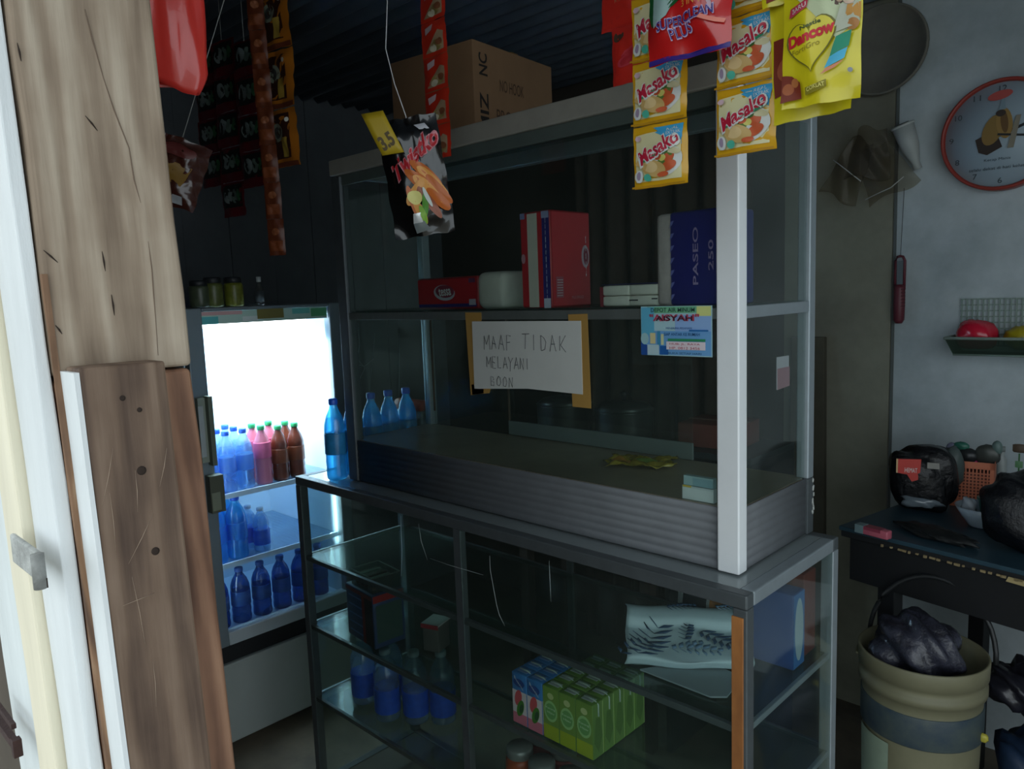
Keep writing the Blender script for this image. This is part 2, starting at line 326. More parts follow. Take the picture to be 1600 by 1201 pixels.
# outer face boards
pb = MB(); skew(pb, -.070, -.004, .1515, .1615, 0, 2.44, PALE, .0008, 24); tag(pb.obj('painted_plank', None, .0015), 'pale grey painted plank on the outer face of the post', 'plank')
cb = MB(); skew(cb, -.128, -.0715, .144, .1605, 0, 2.44, CREAM, .0008, 24); cpo = tag(cb.obj('cream_plank', None, .002), 'cream unpainted batten left of the pale grey plank', 'plank')
db = MB(); skew(db, -.235, -.131, .149, .1605, 0, 2.44, P('D8DEDE', .8, 0, .12, 16, .3, stretch=(1, 1, .2)), .0006, 20); tag(db.obj('grey_plank', None, .002), 'wide whitewashed board at the lower left corner', 'plank')
# hinge / clasp on the planks
p = ay(58, 876, .144)
mb = MB(); mb.box((-.050, -.004, -.011), (.026, .0, .012), P('A9ABA8', .7, .2, .35, 60, .5)); hg = mb.obj('hinge', cpo, .0015, loc=(p.x, .143, p.z)); hg['label'] = 'old whitewashed hinge'
mb = MB(); mb.lathe([(.0045, -.012), (.0045, .013)], P('8D8F8C', .7, .2, .3, 60, .4), (.028, -.005, 0), 12); mb.obj('knuckle', hg)
mb = MB(); mb.box((.022, -.008, -.012), (.031, -.001, -.005), DK); mb.obj('pin_end', hg)
p = ay(26, 1148, .144)
lt = thing('door_bolt', 'small rusty dark bolt at the lower left edge', 'bolt', (p.x, .143, p.z))
mb = MB(); mb.box((-.06, -.003, .008), (.004, .001, .013), P('3A2624', .7, .3, .2, 40, .3)); mb.obj('upper_bar', lt, .0005)
mb = MB(); mb.box((-.06, -.005, -.008), (.016, .001, -.001), P('3A2624', .7, .3, .2, 40, .3)); mb.box((.010, -.006, -.012), (.018, .001, .004), P('3A2624', .7, .3, .2, 40, .3)); mb.obj('lower_bar', lt, .0005)
# ================================================================== lower display cabinet
LX0, LX1, LY0, LY1, LT = -2.022, -.578, 1.143, 1.541, 1.03
S = (.786, .570, .338)
lc = thing('display_cabinet', 'low aluminium and glass display cabinet with three glass shelves', 'cabinet', (0, 0, 0))
T = .026
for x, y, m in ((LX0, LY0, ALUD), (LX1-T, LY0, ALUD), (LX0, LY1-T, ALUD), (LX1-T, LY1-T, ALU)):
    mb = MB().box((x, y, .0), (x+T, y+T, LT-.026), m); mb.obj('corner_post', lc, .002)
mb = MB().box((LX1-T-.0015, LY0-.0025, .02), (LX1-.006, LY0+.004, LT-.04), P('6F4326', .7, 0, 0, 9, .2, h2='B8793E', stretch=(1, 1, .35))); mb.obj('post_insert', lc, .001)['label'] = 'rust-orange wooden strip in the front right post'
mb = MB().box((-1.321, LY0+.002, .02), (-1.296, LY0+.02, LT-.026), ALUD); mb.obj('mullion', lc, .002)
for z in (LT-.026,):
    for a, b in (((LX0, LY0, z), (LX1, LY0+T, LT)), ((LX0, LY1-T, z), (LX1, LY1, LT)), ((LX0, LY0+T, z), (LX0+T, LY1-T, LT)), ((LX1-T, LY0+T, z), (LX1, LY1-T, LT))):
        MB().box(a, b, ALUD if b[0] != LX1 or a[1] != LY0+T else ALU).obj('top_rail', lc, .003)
for a, b in (((LX0+T, LY0+.003, .03), (LX1-T, LY0+T, .055)), ((LX0+T, LY1-T, .03), (LX1-T, LY1, .055)), ((LX0, LY0+T, .03), (LX0+T, LY1-T, .055)), ((LX1-T, LY0+T, .03), (LX1, LY1-T, .055))):
    MB().box(a, b, ALUD).obj('bottom_rail', lc, .002)
MB().box((LX0+T+.001, LY0+T+.001, .04), (LX1-T-.001, LY1-T-.001, .052), P('4C4A42', .7, 0, .2, 6, .05)).obj('bottom_board', lc)
MB().box((LX0+T, LY0+T, LT-.008), (LX1-T, LY1-T, LT-.001), P('8F9A9C', .12, .25, .08, 6)).obj('top_panel', lc)
for z in S:
    sh = MB().box((LX0+.012, LY0+.014, z-.007), (LX1-.012, LY1-.01, z-.001), SHELFGLASS).obj('shelf', lc)
    MB().box((LX0+.02, LY0+.004, z-.012), (LX1-T, LY0+.0145, z+.001), ALUD).obj('shelf_rail', sh, .001)
    MB().box((LX0+.02, LY1-.010, z-.012), (LX1-T, LY1-.002, z+.001), ALUD).obj('shelf_rail', sh, .001)
    for x in (LX0+.003, LX1-.014): MB().box((x, LY0+T, z-.012), (x+.008, LY1-T, z+.0005), ALU).obj('shelf_bracket', sh, .001)
GF = MB().box((LX0+T, LY0-.0005, .056), (-1.322, LY0+.0035, LT-.027), GLASS).obj('front_glass', lc)
MB().box((-1.295, LY0-.0005, .056), (LX1-T, LY0+.0035, LT-.027), GLASS).obj('front_glass', lc)
MB().box((LX0+.004, LY0+T, .056), (LX0+.008, LY1-T, LT-.027), GLASS).obj('side_glass', lc)
MB().box((LX1-.006, LY0+T, .056), (LX1-.002, LY1-T, LT-.027), GLASS).obj('side_glass', lc)
MB().box((-1.30, LY1-.012, .056), (-1.28, LY1-.004, LT-.027), ALUD).obj('back_stile', lc, .001)
# scratches and tape lines on the front glass
mb = MB(); SCR = P('9FA8A6', .5)
for pl in (((765, 868), (766, 890), (771, 918), (776, 945), (780, 960), (789, 978)), ((858, 876), (859, 900), (861, 940)), ((654, 818), (658, 845), (668, 875)), ((672, 872), (700, 882), (755, 898)), ((626, 806), (628, 860), (627, 900))):
    pts = [ay(x, y, LY0-.001) for x, y in pl]; mb = MB(); mb.tube(pts, [.0003]+[.0006]*(len(pts)-2)+[.0002], SCR, 5); mb.obj('scratch', lc)
# ================================================================== upper display case
UX0, UX1, UY0, UY1, UB, UF, US, UT = -1.845, -.6296, 1.219, 1.5376, LT+.002, 1.149, 1.507, 1.925
uc = thing('glass_showcase', 'tall glass showcase with aluminium frame standing on the low display cabinet', 'showcase', (0, 0, 0))
def ribbed(x0, x1, y, z0, z1, n=9, d=.0016, axis='x', sgn=-1):
    mb = MB(); K = 6*n
    def fn(u, v):
        z = z0+v*(z1-z0); b = d*(.5-.5*cos(2*pi*n*v))**.6
        return Vector((x0+u*(x1-x0), y+sgn*b, z)) if axis == 'x' else Vector((y-sgn*b, x0+u*(x1-x0), z))
    mb.grid(fn, 2, K, P('666A6E', .6, .25, .08, 20, .02)); return mb
ribbed(UX0+.03, UX1-.035, UY0+.004, UB, UF, 7).obj('front_base_panel', uc, thick=.001)
ribbed(UY0+.01, UY1-.01, UX1-.006, UB, UF, 7, axis='y', sgn=-1).obj('side_base_panel', uc, thick=.001)
ribbed(UY0+.01, UY1-.01, UX0+.006, UB, UF, 7, axis='y', sgn=1).obj('side_base_panel', uc, thick=.001)
MB().box((UX0+.02, UY1-.012, UB), (UX1-.02, UY1-.004, UF-.002), ALUD).obj('back_base_panel', uc)
MB().box((UX0+.008, UY0+.010, UF-.012), (UX1-.012, UY1-.012, UF), P('857D6E', .32, 0, 0, 5, .02, h2='A49A86')).obj('floor_board', uc)
for (x0, x1, y0, y1, m) in ((UX0, UX0+.042, UY0-.003, UY0+.026, ALUD), (UX1-.043, UX1, UY0-.004, UY0+.027, ALU_LIT), (UX0, UX0+.026, UY1-.028, UY1, ALU), (UX1-.026, UX1, UY1-.028, UY1, ALU)):  # one aluminium: shade painted into left front post, sky light into right one
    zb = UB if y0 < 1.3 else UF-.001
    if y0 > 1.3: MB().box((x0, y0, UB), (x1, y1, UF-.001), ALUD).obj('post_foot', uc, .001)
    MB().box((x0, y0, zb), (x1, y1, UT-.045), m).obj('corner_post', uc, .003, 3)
MB().box((UX0, UY0-.006, UT-.042), (UX1, UY0+.024, UT), P('A09E94', .5, .2, .08, 15)).obj('top_rail', uc, .003)
MB().box((UX0+.03, UY0+.004, 1.855), (UX1-.03, UY0+.014, UT-.042), P('5A6662', .35, .2, .1, 12)).obj('top_channel', uc, .001)
MB().box((UX0, UY1-.024, UT-.046), (UX1, UY1, UT), ALU).obj('top_rail', uc, .003)
MB().box((UX0, UY0+.024, UT-.046), (UX0+.022, UY1-.024, UT), ALU).obj('top_rail', uc, .003)
MB().box((UX1-.022, UY0+.024, UT-.046), (UX1, UY1-.024, UT), ALU).obj('top_rail', uc, .003)
MB().box((UX0+.02, UY0+.022, UT-.010), (UX1-.02, UY1-.022, UT-.002), P('3A423F', .5, 0, .1, 8)).obj('top_panel', uc)
# middle shelf with its rails
sh = MB().box((UX0+.015, UY0+.012, US+.000), (UX1-.015, UY1-.012, US+.006), SHELFGLASS).obj('shelf', uc)
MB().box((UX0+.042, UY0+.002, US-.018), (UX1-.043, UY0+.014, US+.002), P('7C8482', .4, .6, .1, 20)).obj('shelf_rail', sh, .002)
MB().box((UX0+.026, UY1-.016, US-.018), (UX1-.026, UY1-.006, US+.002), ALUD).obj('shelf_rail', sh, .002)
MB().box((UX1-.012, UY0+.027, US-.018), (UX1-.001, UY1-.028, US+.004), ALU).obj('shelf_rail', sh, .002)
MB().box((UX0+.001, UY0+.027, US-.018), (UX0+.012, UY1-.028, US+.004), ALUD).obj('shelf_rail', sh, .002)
for z0, z1 in ((UF+.001, US-.018), (US+.004, 1.853)):
    MB().box((UX0+.042, UY0+.006, z0), (UX1-.043, UY0+.010, z1), GLASS).obj('front_glass', uc)
    MB().box((UX0+.008, UY0+.027, z0), (UX0+.012, UY1-.028, z1), GLASS).obj('side_glass', uc)
    MB().box((UX1-.012, UY0+.027, z0), (UX1-.008, UY1-.028, z1), GLASS).obj('side_glass', uc)
# sliding back doors
for x0, x1, y in ((UX0+.027, -1.47, UY1-.012), (-1.487, -.90, UY1-.018)):
    dr = MB().box((x0+.002, y-.002, UF+.002), (x1-.002, y+.001, US-.019), GLASS).obj('sliding_door', uc)
    if x1 > -1: MB().box((x0, y-.004, UF+.003), (x1, y+.002, UF+.042), P('7D8886', .5, .3)).obj('door_rail', dr, .001)
    MB().box((x0, y-.003, UF+.042), (x0+.004, y+.002, US-.02), P('6A5648', .6)).obj('door_stile', dr)
# cobweb streaks on the left pane, white putty crumbs down the back right corner
mb = MB()
for pl in (((560, 505), (562, 540), (558, 560), (570, 575), (558, 600), (556, 640)), ((586, 520), (582, 560), (578, 610)), ((624, 520), (623, 640)), ((552, 568), (570, 572), (584, 560))):
    pts = [ax(x, y, UX0+.013) for x, y in pl]; mb.tube(pts, .0006, P('7E8C92', .7), 5)
mb.obj('cobweb', uc)
mb = MB()
for i, z in enumerate((1.142, 1.125, 1.112, 1.098, 1.09, 1.083, 1.075)):
    mb.blob((UX1+.001, UY1-.006+.002*(i % 3), z), (.0016, .003, .005+.002*(i % 2)), P('A8ACA8', .8), 8, 6, .3, i)
mb.obj('putty', uc)['label'] = 'white crumbs of putty down the back corner'
# ================================================================== things on and in the cases
Zs = US+.0062; RED = P('C01A28', .35, coat=.3); REDD = P('A01420', .4); NAVY = P('1E1F78', .35, coat=.2); WHT = P('D9D6CC', .7, 0, .04, 60, .15); BLU = P('2B3DA8', .4); WPR = P('E6E8EA', .4)
# handwritten notice
def strokes(a, txt, x, y, h, m, w=.0012):
    pass
G = {'M': [[(0, 0), (.05, 1), (.45, .35), (.85, 1), (.95, 0)]], 'A': [[(0, 0), (.45, 1), (.85, 0)], [(.15, .4), (.75, .4)]], 'F': [[(.1, 0), (.1, 1), (.8, 1)], [(.1, .5), (.6, .5)]],
     'T': [[(0, 1), (.95, 1)], [(.48, 1), (.45, 0)]], 'I': [[(.3, 1), (.28, 0)]], 'D': [[(.1, 0), (.1, 1), (.6, .85), (.8, .5), (.55, .1), (.1, 0)]], 'K': [[(.1, 1), (.1, 0)], [(.8, 1), (.12, .45), (.85, 0)]],
     'E': [[(.75, 1), (.1, 1), (.1, 0), (.8, 0)], [(.1, .5), (.6, .5)]], 'L': [[(.1, 1), (.1, 0), (.7, .02)]], 'Y': [[(0, 1), (.4, .5), (.85, 1)], [(.4, .5), (.3, -.25)]], 'N': [[(.05, 0), (.08, 1), (.75, 0), (.8, 1)]],
     'B': [[(.1, 0), (.1, 1), (.6, .9), (.6, .6), (.1, .5), (.7, .4), (.7, .05), (.1, 0)]], 'O': [[(.4, 1), (.05, .7), (.1, .1), (.5, 0), (.8, .4), (.7, .9), (.4, 1)]]}
def hand(mb, Mf, txt, x, y, cw, h, m, r_=.0008, slope=0, jit=.06):
    rn = random.Random(len(txt))
    for ch in txt:
        if ch in G:
            for st in G[ch]:
                pts = [Mf(x+px*cw*.8+rn.uniform(-jit, jit)*cw, y+py*h+rn.uniform(-jit, jit)*h, .0004) for px, py in st]; mb.tube(pts, r_, m, 4)
        x += cw; y += slope*cw
sg = thing('paper_notice', 'handwritten white paper notice taped to the showcase front glass', 'notice', (0, 0, 0))
sy = UY0+.0012
mb = MB(); q = [ay(738, 502, sy), ay(908, 501, sy), ay(911, 616, sy), ay(826, 607, sy), ay(742, 607, sy)]
def sheet(mb, pts, m, t=.0008, n=(0, -1, 0)):
    n = Vector(n); a = [Vector(p) for p in pts]; b = [p+n*t for p in a]; k = len(a)
    mb.add(a+b, [tuple(range(k, 2*k)), tuple(range(k))[::-1]]+[(i, (i+1) % k, k+(i+1) % k, k+i) for i in range(k)], m)
sheet(mb, q, P('C9CCC8', .8, 0, .04, 8), .0014)
o = mb.obj('paper_sheet', sg)
mb = MB(); w0, h0 = q[1].x-q[0].x, q[0].z-q[4].z
Mf = lambda u, v, k: Vector((q[0].x+u*w0, sy-.0014-k, q[4].z+v*h0))
INK = P('55565A', .7)
hand(mb, Mf, 'MAAF', .12, .60, .072, .20, INK); hand(mb, Mf, 'TIDAK', .49, .62, .082, .20, INK, slope=-.05)
hand(mb, Mf, 'MELAYANI', .14, .33, .054, .16, INK); hand(mb, Mf, 'BOON', .17, .07, .06, .14, INK)
mb.obj('handwriting', sg)['label'] = 'grey handwriting reading MAAF TIDAK MELAYANI BOON'
TAPE = P('A98445', .55, 0, .06, 10)
for pl in (((727, 488), (752, 488), (756, 614), (736, 617)), ((888, 491), (918, 490), (924, 638), (895, 635)), ((737, 600), (767, 606), (765, 614), (738, 616))):
    mb = MB(); sheet(mb, [ay(x, y, sy+.0004) for x, y in pl], TAPE, .0008); mb.obj('tape_strip', sg)
# printed water depot sticker
st = thing('printed_sticker', 'blue printed sticker reading DEPOT AIR MINUM AISYAH on the front glass', 'sticker', (0, 0, 0))
a, b = ay(1003, 554, sy), ay(1113, 477, sy); mb = MB().box((a.x, sy-.0012, a.z), (b.x, sy, b.z), P('A9CFD8', .5))
A = Art(mb, flatmap((a.x, sy-.0012, a.z), (1, 0, 0), (0, 0, 1), b.x-a.x, b.z-a.z), .00015, .0002)
A.rect(.0, .0, .09, .2, P('1F4F9A')); A.rect(.01, .02, .99, .5, P('6FA8DC')); A.rect(.5, .5, .99, .82, P('8FB4E4')); A.rect(.1, .86, .82, .99, P('74B890')); A.rect(.8, .8, .99, .99, P('D4DC8A')); A.rect(.01, .42, .2, .98, P('5DB0D0'))
A.poly([(0, .02), (.1, .02), (.1, .2), (0, .28)], P('1F4F98')); A.poly([(.28, .02), (.4, .02), (.4, .2), (.28, .2)], P('1F5FA8'))
A.ell(.06, .34, .06, .12, P('9CC6CC')); A.rect(.14, .24, .22, .46, P('D6CC98')); A.rect(.3, .22, .34, .44, P('CED6A8')); A.rect(.25, .2, .29, .5, P('3C90B8')); A.rect(.1, .02, .27, .22, P('B4D0D8'))
A.rect(.4, .3, .92, .35, P('2F9062')); A.rect(.38, .13, .92, .29, P('E6DCE2')); A.rect(.7, .5, .96, .53, P('1F6CB0'))
A.text('DEPOT AIR MINUM', .47, .925, .62, .085, P('2A4F48'), bold=.01); A.text('"AISYAH"', .49, .77, .70, .14, P('B04058'), bold=.03); A.text('AISYAH', .49, .757, .52, .10, P('3A2030'), bold=.02)
A.text('MENERIMA PESANAN', .56, .56, .36, .04, P('2C5C9C')); A.text('SIAP ANTAR KE RUMAH', .6, .44, .5, .06, P('24588C'), bold=.01); A.text('HUB: JL. RAYA', .64, .24, .42, .05, P('B84A60')); A.text('HP. 0812 3456', .64, .165, .42, .05, P('B84A60')); A.text('BUKA SETIAP HARI', .64, .06, .46, .04, P('2A5A80'))
mb.obj('sticker_print', st)
# tissue pack lying, red wrap and bare tissue end
ta = thing('tissue_pack', 'red wrapped tissue pack lying on the showcase shelf with its white end bare', 'tissue pack', (-1.40, 1.235+.03, Zs))
mb = MB()
def rbox(mb, a, b, m, r_=.006, n=2):
    bm = bmesh.new(); bmesh.ops.create_cube(bm, size=1); c = [(p+q)/2 for p, q in zip(a, b)]; s_ = [abs(q-p) for p, q in zip(a, b)]
    for v in bm.verts: v.co = Vector((c[0]+v.co.x*s_[0], c[1]+v.co.y*s_[1], c[2]+v.co.z*s_[2]))
    bmesh.ops.bevel(bm, geom=list(bm.edges), offset=r_, segments=n, affect='EDGES', profile=.5)
    bm.verts.index_update(); mb.add([v.co.copy() for v in bm.verts], [tuple(v.index for v in f.verts) for f in bm.faces], m, True); bm.free(); return mb
rbox(mb, (-.155, 0, 0), (.075, .10, .079), REDD, .008); A = Art(mb, flatmap((-.155, 0, 0), (1, 0, 0), (0, 0, 1), .23, .079), .0002, .0004)
A.rect(.03, .08, .97, .94, RED); A.rect(.03, .07, .97, .17, NAVY); A.rect(.86, .8, .96, .93, P('6A3060')); A.rect(.86, .12, .96, .3, P('C8C0D0'))
A.ell(.47, .52, .17, .25, P('C9C6D2'), rot=.15); A.ell(.48, .56, .15, .20, P('8E2A46'), rot=.15); A.text('tessa', .48, .55, .2, .26, WPR, rot=.1, bold=.02, asp=.6); mb.obj('wrapper', ta)
mb = MB(); rbox(mb, (.071, -.004, -.0005), (.165, .10, .086), WHT, .018, 4); mb.obj('tissue_end', ta)['label'] = 'white bare tissue end'
# tall red tissue pack standing
tb = thing('tissue_pack', 'tall red tissue pack standing upright on the showcase shelf', 'tissue pack', (-1.069, 1.236, Zs))
W1, D1, H1 = .085, .135, .206
mb = MB(); rbox(mb, (-W1, 0, 0), (0, D1, H1), REDD, .004)
A = Art(mb, flatmap((-W1, 0, 0), (1, 0, 0), (0, 0, 1), W1, H1), .0002, .0004)
A.rect(.02, .02, .3, .98, RED); A.rect(.24, .01, .62, .98, P('CFC9BE')); A.rect(.58, .01, .78, .98, RED); A.rect(.74, .01, .98, .98, NAVY)
for k in range(4): A.text('tessa', .86, .17+.2*k, .17, .035, WPR, rot=pi/2, asp=H1/W1*.22)
A.rect(.76, .0, .98, .1, P('C9CCE0')); A.rect(.74, .92, .98, .99, P('9CA0C8')); A.rect(.02, .93, .18, .99, P('8088B8')); A.ell(.10, .52, .07, .05, P('C890A0'))
A.k = .0004; A.M = flatmap((0, 0, 0), (0, 1, 0), (0, 0, 1), D1, H1)
A.rect(.03, .02, .97, .98, RED); A.ell(.86, .53, .10, .12, P('BFA8B4')); A.ell(.87, .53, .06, .09, P('8E2A46')); A.text('tessa', .87, .53, .18, .05, WPR, rot=pi/2, asp=.4); A.rect(.1, .10, .28, .32, P('A85060'))
for k in range(7): A.rect(.12, .12+.027*k, .26, .128+.027*k, P('C8B8BC'))
A.text('MULTIFOLD', .62, .1, .3, .03, P('D89098')); mb.obj('wrapper', tb)
# low stack of folded tissues
tc_ = thing('pocket_tissue_stack', 'low white bundle of small folded tissues beside the navy pack', 'tissue bundle', (-.95, 1.25, Zs))
mb = MB()
for i in range(2):
    for j in range(2): rbox(mb, (.004+.066*i, 0, .001+.021*j), (.069+.066*i, .07, .021+.021*j), WHT, .004)
mb.obj('folded_tissues', tc_)
mb = MB(); mb.box((-.004, .002, .0), (.004, .068, .040), P('8C2C38')); mb.box((.0, .004, .0435), (.134, .066, .045), P('2A2C60')); mb.box((.07, -.001, .011), (.09, .001, .0135), P('303038')); mb.box((.122, -.001, .013), (.134, .001, .0155), P('303038')); mb.obj('wrapper', tc_)
# paseo pack
pz = thing('facial_tissue_pack', 'large navy facial tissue pack standing behind the bright front post', 'tissue pack', (-.815, 1.245, Zs))
mb = MB(); rbox(mb, (.030, 0, 0), (.150, .10, .172), NAVY, .006); A = Art(mb, flatmap((.03, 0, 0), (1, 0, 0), (0, 0, 1), .12, .172), .0002, .0004)
A.text('PASEO', .46, .52, .42, .13, P('A890B8'), rot=pi/2, bold=.01, asp=.7); A.text('250', .72, .52, .22, .12, P('A890B8'), rot=pi/2, bold=.01, asp=.7)
for k in range(7): A.poly([(.02, .05+.13*k), (.07, .09+.13*k), (.10, .13+.13*k), (.04, .12+.13*k)], P('6E70B8'))
mb.obj('wrapper', pz)
mb = MB(); rbox(mb, (-.001, .003, 0), (.034, .098, .171), P('B7A9A8', .8, 0, .1, 50, .3), .008); mb.obj('tissue_end', pz)['label'] = 'greyish white bare tissue end'
# cellophane packet and card in the bottom of the showcase
c = az(1000, 727, UF)
cp = thing('cellophane_packet', 'empty crumpled yellow cellophane packet lying on the showcase floor', 'packet', (c.x, c.y, UF+.002), .5)
mb = MB(); rn = random.Random(3)
def crum(u, v):
    return Vector(((u-.5)*.15+.01*sin(9*v), (v-.5)*.10+.012*sin(7*u), .004+.009*abs(sin(8*u+5*v))*abs(sin(11*v-3*u))+.003*sin(20*u)**2))
mb.grid(crum, 22, 16, pane('yellow_cellophane', 'E0D48A', .42, 'D8C650', .12, refl=.08)); mb.obj('film', cp, thick=.0006)
mb = MB(); A = Art(mb, lambda u, v, k: crum(u, v)+Vector((0, 0, .0012+k)), .0002, .0003)
A.ell(.22, .35, .12, .2, P('A8792A', .4)); A.ell(.6, .6, .2, .16, P('6F8A3A', .4)); A.ell(.45, .3, .12, .08, P('B0A040', .4)); mb.obj('print', cp)
c = az(1092, 783, UF)
cd = thing('price_card', 'small white and pale blue card pack leaning on the glass at the corner post', 'card', (-.755, UY0+.014, UF+.001))
mb = MB(); mb.box((0, 0, 0), (.066, .012, .026), P('C9D3D6', .5)); mb.box((.002, .002, .027), (.064, .014, .045), P('A9C4C8', .5)); A = Art(mb, flatmap((0, 0, 0), (1, 0, 0), (0, 0, 1), .066, .045), .0002, .0003)
A.rect(.02, .02, .98, .5, P('DDE4E6')); A.rect(.02, .52, .3, .6, P('D8B84A')); A.rect(.35, .62, .98, .95, P('8FB2BC')); mb.obj('card_box', cd)
# bottles: shared builders
def bottle(name, label, h, r_, pet, cap, lab=None, liq=None, loc=(0, 0, 0), group=None, l0=.32, l1=.58):
    t = thing(name, label, 'bottle', loc, 0, group)
    prof = [(r_*.8, 0), (r_*.97, h*.02), (r_, h*.06)]
    for i in range(8): z = .10+.062*i; prof += [(r_*(.955 if i % 2 else 1), h*z)]
    prof += [(r_, h*.60), (r_*.97, h*.68), (r_*.75, h*.79), (r_*.42, h*.88), (r_*.36, h*.92), (r_*.36, h*.945)]
    MB().lathe(prof, pet, n=18).obj('bottle_body', t)
    MB().lathe([(r_*.42, h*.925), (r_*.44, h*.935), (r_*.44, h*.99), (r_*.38, h)], cap, n=14).obj('cap', t)
    if lab: MB().lathe([(r_*1.02, h*l0), (r_*1.03, h*(l0+.01)), (r_*1.03, h*(l1-.01)), (r_*1.02, h*l1)], lab, n=18).obj('bottle_label', t)
    if liq: MB().lathe([(r_*.7, h*.01), (r_*.93, h*.04), (r_*.93, h*.64), (r_*.72, h*.765), (0.001, h*.77)], liq, n=16).obj('liquid', t)
    return t
CAPB = P('2A62D8', .35); LABB = P('2E5FD0', .4, 0, .15, 60); LABC = P('58C8E8', .35, 0, .25, 50)
LQ = pane('water', 'D4ECFA', .04, '8ACCF4', .05, refl=.04, mx_=.3)
b0 = bottle('water_bottle', 'blue water bottle at the front left edge of the low cabinet top', .235, .030, PETCYAN, CAPB, P('2C80B8', .3, 0, .2, 50), LQ, (-1.880, 1.200, LT+.001), 'water bottles on the cabinet top')
names = ['blue water bottle on the cabinet top just behind the frontmost one', 'third blue water bottle from the front on the cabinet top', 'clear blue water bottle fourth from the front on the cabinet top', 'rearmost blue water bottle on the cabinet top beside the red packet']
for i, (x, y) in enumerate(((-1.885, 1.268), (-1.885, 1.335), (-1.888, 1.402), (-1.885, 1.468))): dup(b0, (x, y, LT+.001), .7*i, names[i])
rp_ = thing('red_packet', 'red-orange topped packet behind the water bottles on the cabinet top', 'packet', (-1.945, 1.486+.014, LT+.001))
mb = MB(); rbox(mb, (-.045, -.0, 0), (.09, .035, .155), P('6A6E70', .4, 0, .3, 30), .008); mb.obj('pack_body', rp_)
mb = MB(); rbox(mb, (-.046, -.002, .155), (.091, .037, .19), P('A83A26', .45, 0, .1, 20), .01); mb.obj('pack_top', rp_)['label'] = 'red-orange top'
# lower cabinet, shelf 1: folded floral cloth, blue and white box, brick-red board
Z1, Z2, Z3 = S
fc = thing('folded_cloth', 'folded pale blue plastic cloth with navy fern print on the top glass shelf', 'cloth', (0, 0, 0))
def clothgrid(z, dz, P0, P1, P2, P3, seed, m, sag=0):
    mb = MB(); ph = seed
    def fn(u, v):
        p = (Vector(P0)*(1-u)+Vector(P1)*u)*(1-v)+(Vector(P3)*(1-u)+Vector(P2)*u)*v
        return p+Vector((0, 0, .004*sin(6*u+ph)+.004*sin(7*v+2*u+ph)))
    mb.grid(fn, 20, 14, m); return mb, fn
CL = P('BCD0D8', .45, 0, .05, 12); CLN = P('345070', .5); CLM = P('6F8CA8', .5)
zc = Z1+.002
CO, CU_, CV_ = Vector((-.866, 1.190, 0)), Vector((.82, .572, 0)), Vector((-.572, .82, 0))
def cl_at(du, dv, z): return CO+CU_*du+CV_*dv+Vector((0, 0, zc+z))
def fold(u, v):
    # the folded sheet lies askew on the shelf: front roll, sloping panel, second layer behind
    if v < .14: k = v/.14; d = .006*(1-k); z = .006+.016*k
    elif v < .66: k = (v-.14)/.52; d = .092*k; z = .022+.026*k+.003*sin(9*u+4*k)
    elif v < .74: k = (v-.66)/.08; d = .092+.006*k; z = .048+.018*k
    else: k = (v-.74)/.26; d = .098+.042*k; z = .066+.012*sin(pi*k*.7)
    return cl_at(u*.248+.004*sin(9*v)+.012*(.5-abs(v-.5)), d+.004*sin(5*u+2), z+.002*sin(11*u+3*v))
mb = MB(); mb.grid(fold, 26, 40, CL)
A = Art(mb, lambda u, v, k: fold(u, v)-CV_*(k*.7)+Vector((0, 0, k*.8)), .0002, .0008)
def fern(cx, cy, s_, rot, m, n=7):
    for i in range(n):
        t = i/(n-1); x = cx+s_*(t-.5)*cos(rot); y = cy+s_*(t-.5)*sin(rot)
        for sd in (-1, 1):
            a = rot+sd*1.0; l = s_*.42*(1-.6*abs(t-.4)); A.poly([(x, y), (x+l*.5*cos(a)-.018, y+l*.5*sin(a)+.018), (x+l*cos(a), y+l*sin(a)), (x+l*.5*cos(a)+.018, y+l*.5*sin(a)-.018)], m, 1)
fern(.18, .42, .5, 1.2, CLN); fern(.06, .3, .3, .7, CLN, 5); fern(.78, .48, .38, -.7, CLN); fern(.5, .55, .2, 1.4, CLN, 5); fern(.48, .34, .22, .1, CLM, 5); fern(.60, .28, .24, -.3, CLM, 5); fern(.45, .88, .22, .2, CLN); fern(.85, .9, .2, .1, CLM)
mb.obj('folded_sheet', fc, thick=.0015)
mb = MB(); rbox(mb, (.012, .012, 0), (.250, .132, .020), P('8FA4AC', .6), .008, 3); mb.obj('inner_folds', fc, loc=cl_at(0, 0, .001), rot=(0, 0, atan2(.572, .82)))
mb = MB(); sheet(mb, [az(1000, 1047, zc), az(1110, 1090, zc), az(1136, 1090, zc), az(1160, 1060, zc), az(1100, 1030, zc)], P('8C9AA0', .6), .003, (0, 0, 1)); mb.obj('loose_edge', fc)
kb = thing('milk_box', 'blue carton with white oval panel at the right end of the top shelf', 'carton', (-.668, 1.395, Z1+.001), 0)
mb = MB(); rbox(mb, (-.048, 0, 0), (.06, .052, .155), P('274C8E', .5), .003); A = Art(mb, flatmap((.06, 0, 0), (0, 1, 0), (0, 0, 1), .052, .155), .0002, .0003)
A.rect(.02, .01, .98, .99, P('3C74B4')); A.ell(.5, .5, .38, .42, P('AFC3CC')); mb.obj('carton_body', kb)
bb = thing('brick_red_box', 'brick-red box behind the blue carton on the top shelf', 'box', (-.645, 1.462, Z1+.001))
mb = MB(); rbox(mb, (-.10, 0, 0), (.03, .058, .175), P('6E2F22', .7, 0, .12, 14), .003); mb.obj('box_body', bb, rot=(0, 0, 0))
bl = thing('snack_pack', 'small black and orange packet lying behind the folded cloth', 'packet', (-.83, 1.455, Z1+.001), .4)
